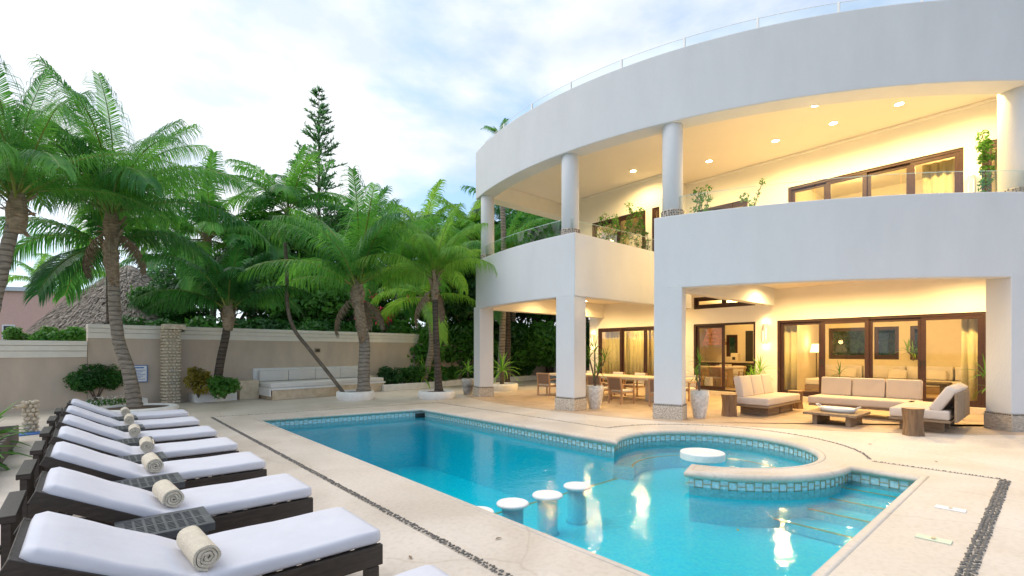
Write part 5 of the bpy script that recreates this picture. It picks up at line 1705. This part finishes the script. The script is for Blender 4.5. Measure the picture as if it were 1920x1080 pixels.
# conifer
def conifer(px_, top_py, dd, lab):
    b0 = at(px_, dd); H_ = at(px_, dd, top_py).z
    e = empty('conifer', tuple(b0)); tag(e, lab, 'conifer')
    b = MB(); b.tube([(0, 0, 0), (0, 0, H_ * .5), (0, 0, H_)], [.22, .13, .015], 8); b.build('trunk', 'bark', e, smooth=True)
    rnd = random.Random(5)
    nb = MB(); br = MB()
    z = H_ * 0.40
    while z < H_ - 0.1:
        t = (H_ - z) / (H_ * 0.6)
        Lb = 0.2 + 2.5 * t ** 0.85
        for j in range(6 if t > .2 else 5):
            if rnd.random() < 0.15: continue
            a = rnd.random() * 6.28
            ll = Lb * rnd.uniform(.6, 1.1)
            up = rnd.uniform(.15, .45)
            dv = Vector((math.cos(a), math.sin(a), up)).normalized()
            p0 = Vector((0, 0, z)); p1 = p0 + dv * ll + Vector((0, 0, 0.12 * ll))
            br.tube([p0, p0.lerp(p1, .5) - Vector((0, 0, .06 * ll)), p1], [.025, .018, .008], 4)
            m_ = int(12 + 26 * ll)
            for k in range(m_):
                s2 = 0.25 + 0.75 * rnd.random()
                p = p0.lerp(p1, s2) - Vector((0, 0, .06 * ll * math.sin(3.14 * s2)))
                sl = rnd.uniform(.14, .30)
                dd2 = (Vector((rnd.uniform(-1, 1), rnd.uniform(-1, 1), rnd.uniform(-.2, 1.0))) + dv * .7).normalized()
                w = dd2.orthogonal().normalized() * 0.045
                nb.add([p - w, p + w, p + dd2 * sl + w * .5, p + dd2 * sl - w * .5], [(0, 1, 2, 3)])
        z += 0.26 + 0.10 * t
    br.build('branch', 'bark', e)
    nb.build('needles', 'pine', e)
conifer(598, 166, 30, 'tall slender conifer with open tiers rising above all the palms')

# shrubs and small plants
def shrub(loc, rx, ry, rz_, n, size, m, lab, cat='shrub', name='shrub', seed=1, grp=None, blobs=7, stems=True):
    e = empty(name, loc); tag(e, lab, cat, grp)
    rnd = random.Random(seed)
    bl = [((0, 0, rz_), 1.0 * min(rx, rz_), .9)]
    bl = []
    for i in range(blobs):
        bl.append(((rnd.uniform(-.55, .55) * rx, rnd.uniform(-.55, .55) * ry, rz_ * rnd.uniform(.6, 1.35)), min(rx, ry, rz_) * rnd.uniform(.45, .7), .9))
    me = leaf_cloud('foliage', bl, n, size, m, seed)
    link_mesh('foliage', me, e)
    if stems:
        b = MB()
        for k in range(6):
            a = k * 1.05; b.tube([(0, 0, 0), (math.cos(a) * rx * .4, math.sin(a) * ry * .4, rz_)], [.02, .008], 5)
        b.build('stem', 'bark', e)
    return e
p = at(180, 12.9); shrub((p.x, p.y, 0.15), .66, .5, .60, 8000, .055, 'leaf', 'round dense dark green bush against the garden wall left of the palms', seed=2, blobs=10)
p = at(372, 13.9); shrub((p.x, p.y, 0.15), .40, .35, .52, 1100, .075, 'croton', 'yellow and red croton bush in the curved white bed', seed=3)
p = at(421, 13.9); shrub((p.x, p.y, 0.12), .38, .35, .36, 1400, .075, 'leaf_bright', 'glossy green bush at the foot of the short dark palm', seed=4)
hp = [(8.9, 17.25), (9.9, 17.35), (10.9, 17.5), (12.0, 17.9), (13.4, 18.0), (15.0, 18.2), (17.0, 18.4)]
HL = ['clipped green hedge clump right of the white bench', 'clipped hedge clump under the small areca palm', 'clipped hedge clump below the step in the garden wall', 'clipped hedge clump right of the slender palm',
      'clipped hedge clump left of the first square column', 'dark hedge clump seen between the first two square columns, left', 'dark hedge clump seen between the first two square columns, right']
for i, (x, y) in enumerate(hp):
    shrub((x, y, 0.12), .75, .40, .42, 2400, .07, 'leaf' if i % 2 else 'leaf_deep', HL[i], 'hedge', 'hedge_clump', 20 + i, 'hedge clumps along the white curb', blobs=12, stems=False)
# lots of green on top of the wall at left
for i, (px_, dd, lab, m_) in enumerate(((40, 14.5, 'leafy bushes over the low garden wall at the far left', 'leaf_bright'), (110, 14.2, 'leafy bushes over the low garden wall before the thatched roof', 'leaf'))):
    p = at(px_, dd); shrub((p.x, p.y + 3.2, 1.6), 1.1, .45, .42, 2200, .09, m_, lab, 'shrub', 'shrub', 40 + i, blobs=9)
for i, (px_, py_, dd, lab) in enumerate(((700, 560, 22, 'pink bougainvillea blossoms above the garden wall'),)):
    p = at(725, dd); e = shrub((p.x, p.y, 2.4), 1.5, .5, .9, 1500, .10, 'leaf', 'bougainvillea with red blossoms glimpsed between the palm trunks', 'shrub', 'bougainvillea', 45, blobs=10)
    me = leaf_cloud('blossom', [((random.uniform(-1.4, 1.4), -.3, random.uniform(.4, 1.7)), .28, .9) for k in range(9)], 260, .10, 'red_flower', 46); link_mesh('blossom', me, e)
p = at(205, 12.3); me = leaf_cloud('blossom', [((k * .09 - .3, random.uniform(-.05, .05), .27 + random.uniform(0, .05)), .05, .9) for k in range(8)], 60, .035, 'white_flower', 47)
e = empty('flowering_plant', (p.x, p.y, 0)); tag(e, 'small white flowers in the bed under the round bush', 'flowers'); link_mesh('blossom', me, e)
me = leaf_cloud('foliage', [((k * .1 - .35, 0, .20), .09, .9) for k in range(8)], 420, .04, 'leaf', 48); link_mesh('foliage', me, e)

# rosette plants (dracaena, cycad, agave)
def blade_mesh(L, w, bend, m, seg=5, e0=R(60)):
    b = MB(); pts = [Vector((0, 0, 0))]
    for i in range(seg):
        a = e0 - bend * (i / seg)
        pts.append(pts[-1] + Vector((math.cos(a), 0, math.sin(a))) * L / seg)
    vs_ = []
    for i, p in enumerate(pts):
        ww = w * math.sin(math.pi * (0.12 + 0.88 * i / seg)) if i < seg else 0.002
        vs_ += [p + Vector((0, -ww / 2, 0)), p + Vector((0, 0, -ww * .18)), p + Vector((0, ww / 2, 0))]
    fs_ = []
    for i in range(seg):
        a = i * 3
        fs_ += [(a, a + 1, a + 4, a + 3), (a + 1, a + 2, a + 5, a + 4)]
    b.add(vs_, fs_); o = b.build('leaf', m); me = o.data; bpy.data.objects.remove(o)
    return me
BLD = {k: [blade_mesh(1.0, w_, R(bd), m_, e0=R(e0)) for (e0, bd) in ((85, 20), (70, 50), (55, 70), (38, 80), (18, 80), (-5, 70))]
       for k, (w_, m_) in {'spiky': (0.055, 'leaf_bright'), 'agave': (0.13, 'leaf_bright'), 'drac': (0.07, 'leaf'), 'fan': (0.075, 'palm_leaf_light')}.items()}
def rosette(e, c, n, L, key, rnd, name='leaf'):
    for k in range(n):
        a = k * 2.39996 + rnd.uniform(-.2, .2); s_ = L * rnd.uniform(.8, 1.15)
        link_mesh(name, BLD[key][int((k / n) * 6) % 6], e, c, (rnd.uniform(-.15, .15), rnd.uniform(-.1, .1), a), (s_, s_, s_))
def stalk_plant(loc, stalks, key, n, L, lab, cat='plant', name='potted_plant', seed=0, r=0.02, base=None):
    rnd = random.Random(seed)
    e = empty(name, loc); tag(e, lab, cat)
    for (dx, dy, h) in stalks:
        b = MB(); p_ = interp([(0, 0, 0), (dx * .3, dy * .3, h * .5), (dx, dy, h)], 4); b.tube(p_, r, 6); b.build('stem', 'bark', e, smooth=True)
        rosette(e, (dx, dy, h), n, L, key, rnd)
    return e
def urn(x, y, r, h, m, lab):
    e = empty('urn', (x, y, 0)); tag(e, lab, 'urn', 'tall urns beside the columns')
    b = MB(); b.lathe([(r * .62, 0), (r * .66, .02), (r * .95, h * .55), (r * 1.02, h * .8), (r, h), (r * .9, h), (r * .88, h * .9)], 32, cap=False, wob=0.02 if m == 'pot' else 0.0); b.build('body', m, e, smooth=True)
    b = MB(); b.lathe([(r * .9, h * .9), (.01, h * .93)], 20, cap=False); b.build('soil', 'soil', e)
urn(10.30, 5.33, 0.20, 0.62, 'pot', 'rough whitewashed urn just right of the third square column')
urn(9.92, 8.0, 0.22, 0.60, 'pot', 'rough whitewashed urn just right of the second square column')
urn(9.75, 13.35, 0.21, 0.56, 'pot_grey', 'grey and white glazed urn just left of the first square column')
stalk_plant((9.92, 8.0, 0.5), [(0, 0, .95), (.16, -.2, .75), (-.02, -.12, .45), (-.1, .1, .8)], 'spiky', 18, .42, 'spiky dracaena growing from the urn at the second square column', seed=1)
stalk_plant((10.30, 5.33, 0.5), [(.0, 0, .70), (-.05, .05, .4)], 'spiky', 18, .40, 'spiky dracaena growing from the urn at the third square column', seed=2)
stalk_plant((9.75, 13.35, 0.5), [(0, 0, .3)], 'fan', 20, .5, 'green fan leaved plant in the glazed urn by the first square column', seed=3)
e = stalk_plant((11.9, 14.1, 0.2), [(0, 0, .5)], 'fan', 34, .9, 'bushy yellow green cycad in the planter behind the first square column', seed=4, name='cycad', r=.09)
e = stalk_plant((10.3, 17.3, 0.15), [(0, 0, .25), (.25, 0, .3)], 'fan', 16, 1.0, 'bright areca palm clump rising in front of the garden wall step', seed=5, name='areca_palm')
e = stalk_plant((15.55, 6.25, 0.1), [(0, 0, .5), (.1, .2, .35), (-.1, -.2, .75)], 'fan', 16, .55, 'leafy potted palm between the open door and the wall lamp', seed=6)
e = stalk_plant((15.3, 1.0, 0.0), [(0, 0, .65), (-.1, .1, .95)], 'drac', 12, .5, 'dark spiky plant at the right end of the living room doors', seed=7)
e = stalk_plant((20.6, 3.2, 1.18), [(0, 0, .25), (0, .15, .3)], 'fan', 14, .5, 'fern on the rear window ledge of the living room', seed=9)
e = stalk_plant((18.3, 4.7, 0.6), [(0, 0, .15)], 'drac', 12, .45, 'leafy plant on the low bench inside the living room', seed=10)
for i, (x, y, L_, lab) in enumerate(((-1.15, 10.2, .75, 'agave plant spilling over the dark planter box'), (-1.1, 8.9, .65, 'nearer agave plant in the dark planter box at the left edge'))):
    e = empty('agave', (x, y, .15)); tag(e, lab, 'plant'); rosette(e, (0, 0, 0), 30, L_, 'agave', random.Random(i))
# thin leaning trunk with a tufted crown
rnd = random.Random(12)
tp = [at(648, 14.9, 742), at(620, 14.9, 705), at(580, 14.9, 655), at(552, 14.9, 618), at(539, 14.9, 575), at(538, 14.9, 520), at(535, 14.9, 455)]
e = empty('leaning_tree', tuple(tp[0])); tag(e, 'thin bent bare trunk leaning left out of the round planter with a tufted crown', 'tree')
b = MB(); b.tube(interp([q - tp[0] for q in tp], 6), 0.055, 10, jitter=.04); b.build('trunk', 'bark', e, smooth=True)
top = tp[-1] - tp[0]
for k in range(9):
    o_ = Vector((rnd.uniform(-.6, .6), rnd.uniform(-.6, .6), rnd.uniform(-.3, .5)))
    rosette(e, tuple(top + o_), 12, .55, 'spiky', rnd)
# balcony climbers
def climber(x, y, z, h, sp, n, lab, seed, name='balcony_plant'):
    rnd = random.Random(seed)
    e = empty(name, (x, y, z)); tag(e, lab, 'plant', 'leafy plants on the upper balcony')
    st = MB(); bl = []
    for k in range(3):
        a = rnd.random() * 6.28; q = Vector((0, 0, 0)); pts = [q.copy()]
        m_ = 9
        for i in range(m_):
            q += Vector((rnd.uniform(-1, 1) * sp, rnd.uniform(-1, 1) * sp, h / m_ * rnd.uniform(.7, 1.2))); pts.append(q.copy())
            if i > 0: bl.append((tuple(q), 0.09 * rnd.uniform(.6, 1.5), 1.0))
        st.tube(pts, .009, 5)
    st.build('stem', 'bark', e)
    link_mesh('foliage', leaf_cloud('foliage', bl, n, .055, 'leaf', seed), e)
climber(10.9, 8.5, 3.65, 1.75, .08, 420, 'tall sparse leafy plant right behind the second round column', 61)
climber(11.7, 8.45, 3.65, 1.95, .09, 420, 'leafy plant with a bushy tip between the second and third round columns', 62)
climber(12.3, 8.4, 3.65, 1.7, .10, 480, 'leafy plant in front of the yellow upstairs curtains', 63)
climber(12.9, 8.35, 3.65, 2.2, .08, 460, 'tallest sparse plant rising to the ceiling wall near the third round column', 64)
climber(11.2, 6.2 - .7, 3.65, 1.75, .14, 520, 'leafy plant just right of the third round column behind the glass', 65)
climber(11.9, 4.9, 3.65, 1.65, .14, 520, 'leafy plant behind the balcony glass beside its metal post', 66)
climber(13.75, 1.02, 3.65, 2.25, .05, 1000, 'dense climbing plant on a pole before the narrow upstairs door', 67)

# ------------------------------------------------------------------ beyond the wall
# thatched palapa
def palapa(px_, dd, apex_py, rbase, zbase, lab, seed):
    p = at(px_, dd); za = at(px_, dd, apex_py).z
    e = empty('thatched_hut', (p.x, p.y, 0)); tag(e, lab, 'hut', 'thatched huts beyond the garden wall')
    b = MB(); b.lathe([(rbase, zbase), (rbase * .98, zbase + .12), (rbase * .55, zbase + (za - zbase) * .50), (.35, za - .15), (.12, za)], 40, cap=False, wob=.01); b.build('roof', 'thatch', e, smooth=True)
    rnd = random.Random(seed); t = MB()
    for k in range(16000):
        a = rnd.random() * 6.28; s_ = rnd.random() ** .6
        def cone(s2):
            if s2 < .5: r_ = rbase * .55 * s2 * 2; z_ = za + (zbase + (za - zbase) * .5 - za) * s2 * 2
            else: r_ = rbase * (.55 + .43 * (s2 - .5) * 2); z_ = zbase + (za - zbase) * .5 * (1 - (s2 - .5) * 2) + .1
            return r_ + .1, z_
        r0_, z0_ = cone(s_); r1_, z1_ = cone(min(1, s_ + .07))
        a2 = a + rnd.uniform(-.05, .05)
        w = rnd.uniform(.012, .03) / max(r0_, .4)
        l0 = rnd.uniform(.01, .05); l1 = rnd.uniform(.03, .11)
        t.add([((r0_ + l0) * math.cos(a - w), (r0_ + l0) * math.sin(a - w), z0_ + l0), ((r0_ + l0) * math.cos(a + w), (r0_ + l0) * math.sin(a + w), z0_ + l0),
               ((r1_ + l1) * math.cos(a2 + w), (r1_ + l1) * math.sin(a2 + w), z1_ + l1), ((r1_ + l1) * math.cos(a2 - w), (r1_ + l1) * math.sin(a2 - w), z1_ + l1)], [(0, 1, 2, 3)])
    o = t.build('thatch_layer', 'thatch', e); o['kind'] = 'stuff'
    for k in range(6):
        a = k * 1.047
        b = MB(); b.tube([(rbase * .8 * math.cos(a), rbase * .8 * math.sin(a), 0), (rbase * .8 * math.cos(a), rbase * .8 * math.sin(a), zbase + .4)], .1, 8); b.build('post', 'bark', e)
palapa(243, 25, 498, 4.0, 1.9, 'large grey thatched conical roof rising behind the garden wall at left', 1)
palapa(665, 27, 540, 3.6, 2.2, 'smaller thatched roof glimpsed behind the thick ringed palm', 2)
# pink house
e = empty('pink_house', (at(-120, 36).x, at(-120, 36).y, 0), 0); tag(e, 'pink flat roofed house at the far left behind the thatched roof', 'house')
o0 = at(-120, 36)
a_, c_ = at(-500, 34) - o0, at(155, 40) - o0
def hbox(b, P0, P1, dep, z0, z1, out=0.0):
    d_ = (P1 - P0).normalized(); n_ = Vector((-d_.y, d_.x, 0))
    if n_.y < 0: n_ = -n_
    A, B = P0 - n_ * out, P1 - n_ * out
    C, D_ = B + n_ * dep, A + n_ * dep
    vs_ = [(q.x, q.y, z0) for q in (A, B, C, D_)] + [(q.x, q.y, z1) for q in (A, B, C, D_)]
    b.add(vs_, [(0, 3, 2, 1), (4, 5, 6, 7), (0, 1, 5, 4), (1, 2, 6, 5), (2, 3, 7, 6), (3, 0, 4, 7)])
b = MB(); hbox(b, a_, c_, 7, 0, 6.3); b.build('wall', 'pink_wall', e)
b = MB(); hbox(b, a_, c_, 7.4, 6.3, 6.62, .25); b.build('roof', 'roof_white', e)
for (t0_, t1_, z0, z1) in ((.60, .66, 2.4, 3.75), (.86, .89, 2.3, 3.7), (.74, .78, 2.4, 3.6)):
    b = MB(); hbox(b, a_.lerp(c_, t0_), a_.lerp(c_, t1_), .1, z0, z1, .04); w_ = b.build('window', 'sign_white', e)
    b = MB(); hbox(b, a_.lerp(c_, t0_ + .005), a_.lerp(c_, t1_ - .005), .02, z0 + .1, z1 - .1, .05); b.build('pane', 'black', w_)
for (t_, hh) in ((.72, 1.2), (.83, .8)):
    b = MB(); hbox(b, a_.lerp(c_, t_), a_.lerp(c_, t_ + .006), .1, 4.1, 4.5, .12); 
# garden behind the rear windows
for i, (x, y) in enumerate(((24.5, 5.2), (25.0, 3.0), (24.8, 9.4))):
    e = empty('broadleaf_tree', (x, y, 0), i * 2.0); tag(e, ['garden tree seen through the wide rear window', 'garden tree seen through the narrow rear windows', 'garden tree seen through the kitchen window'][i], 'tree', 'trees behind the villa')
    b = MB(); b.tube([(0, 0, 0), (0, 0, 1.8)], [.15, .08], 8); b.build('trunk', 'bark', e)
    link_mesh('crown', CROWN[i], e, (0, 0, 1.6), (0, 0, 0), (1.0, 1.0, 1.3))
print('objects', len(bpy.data.objects))
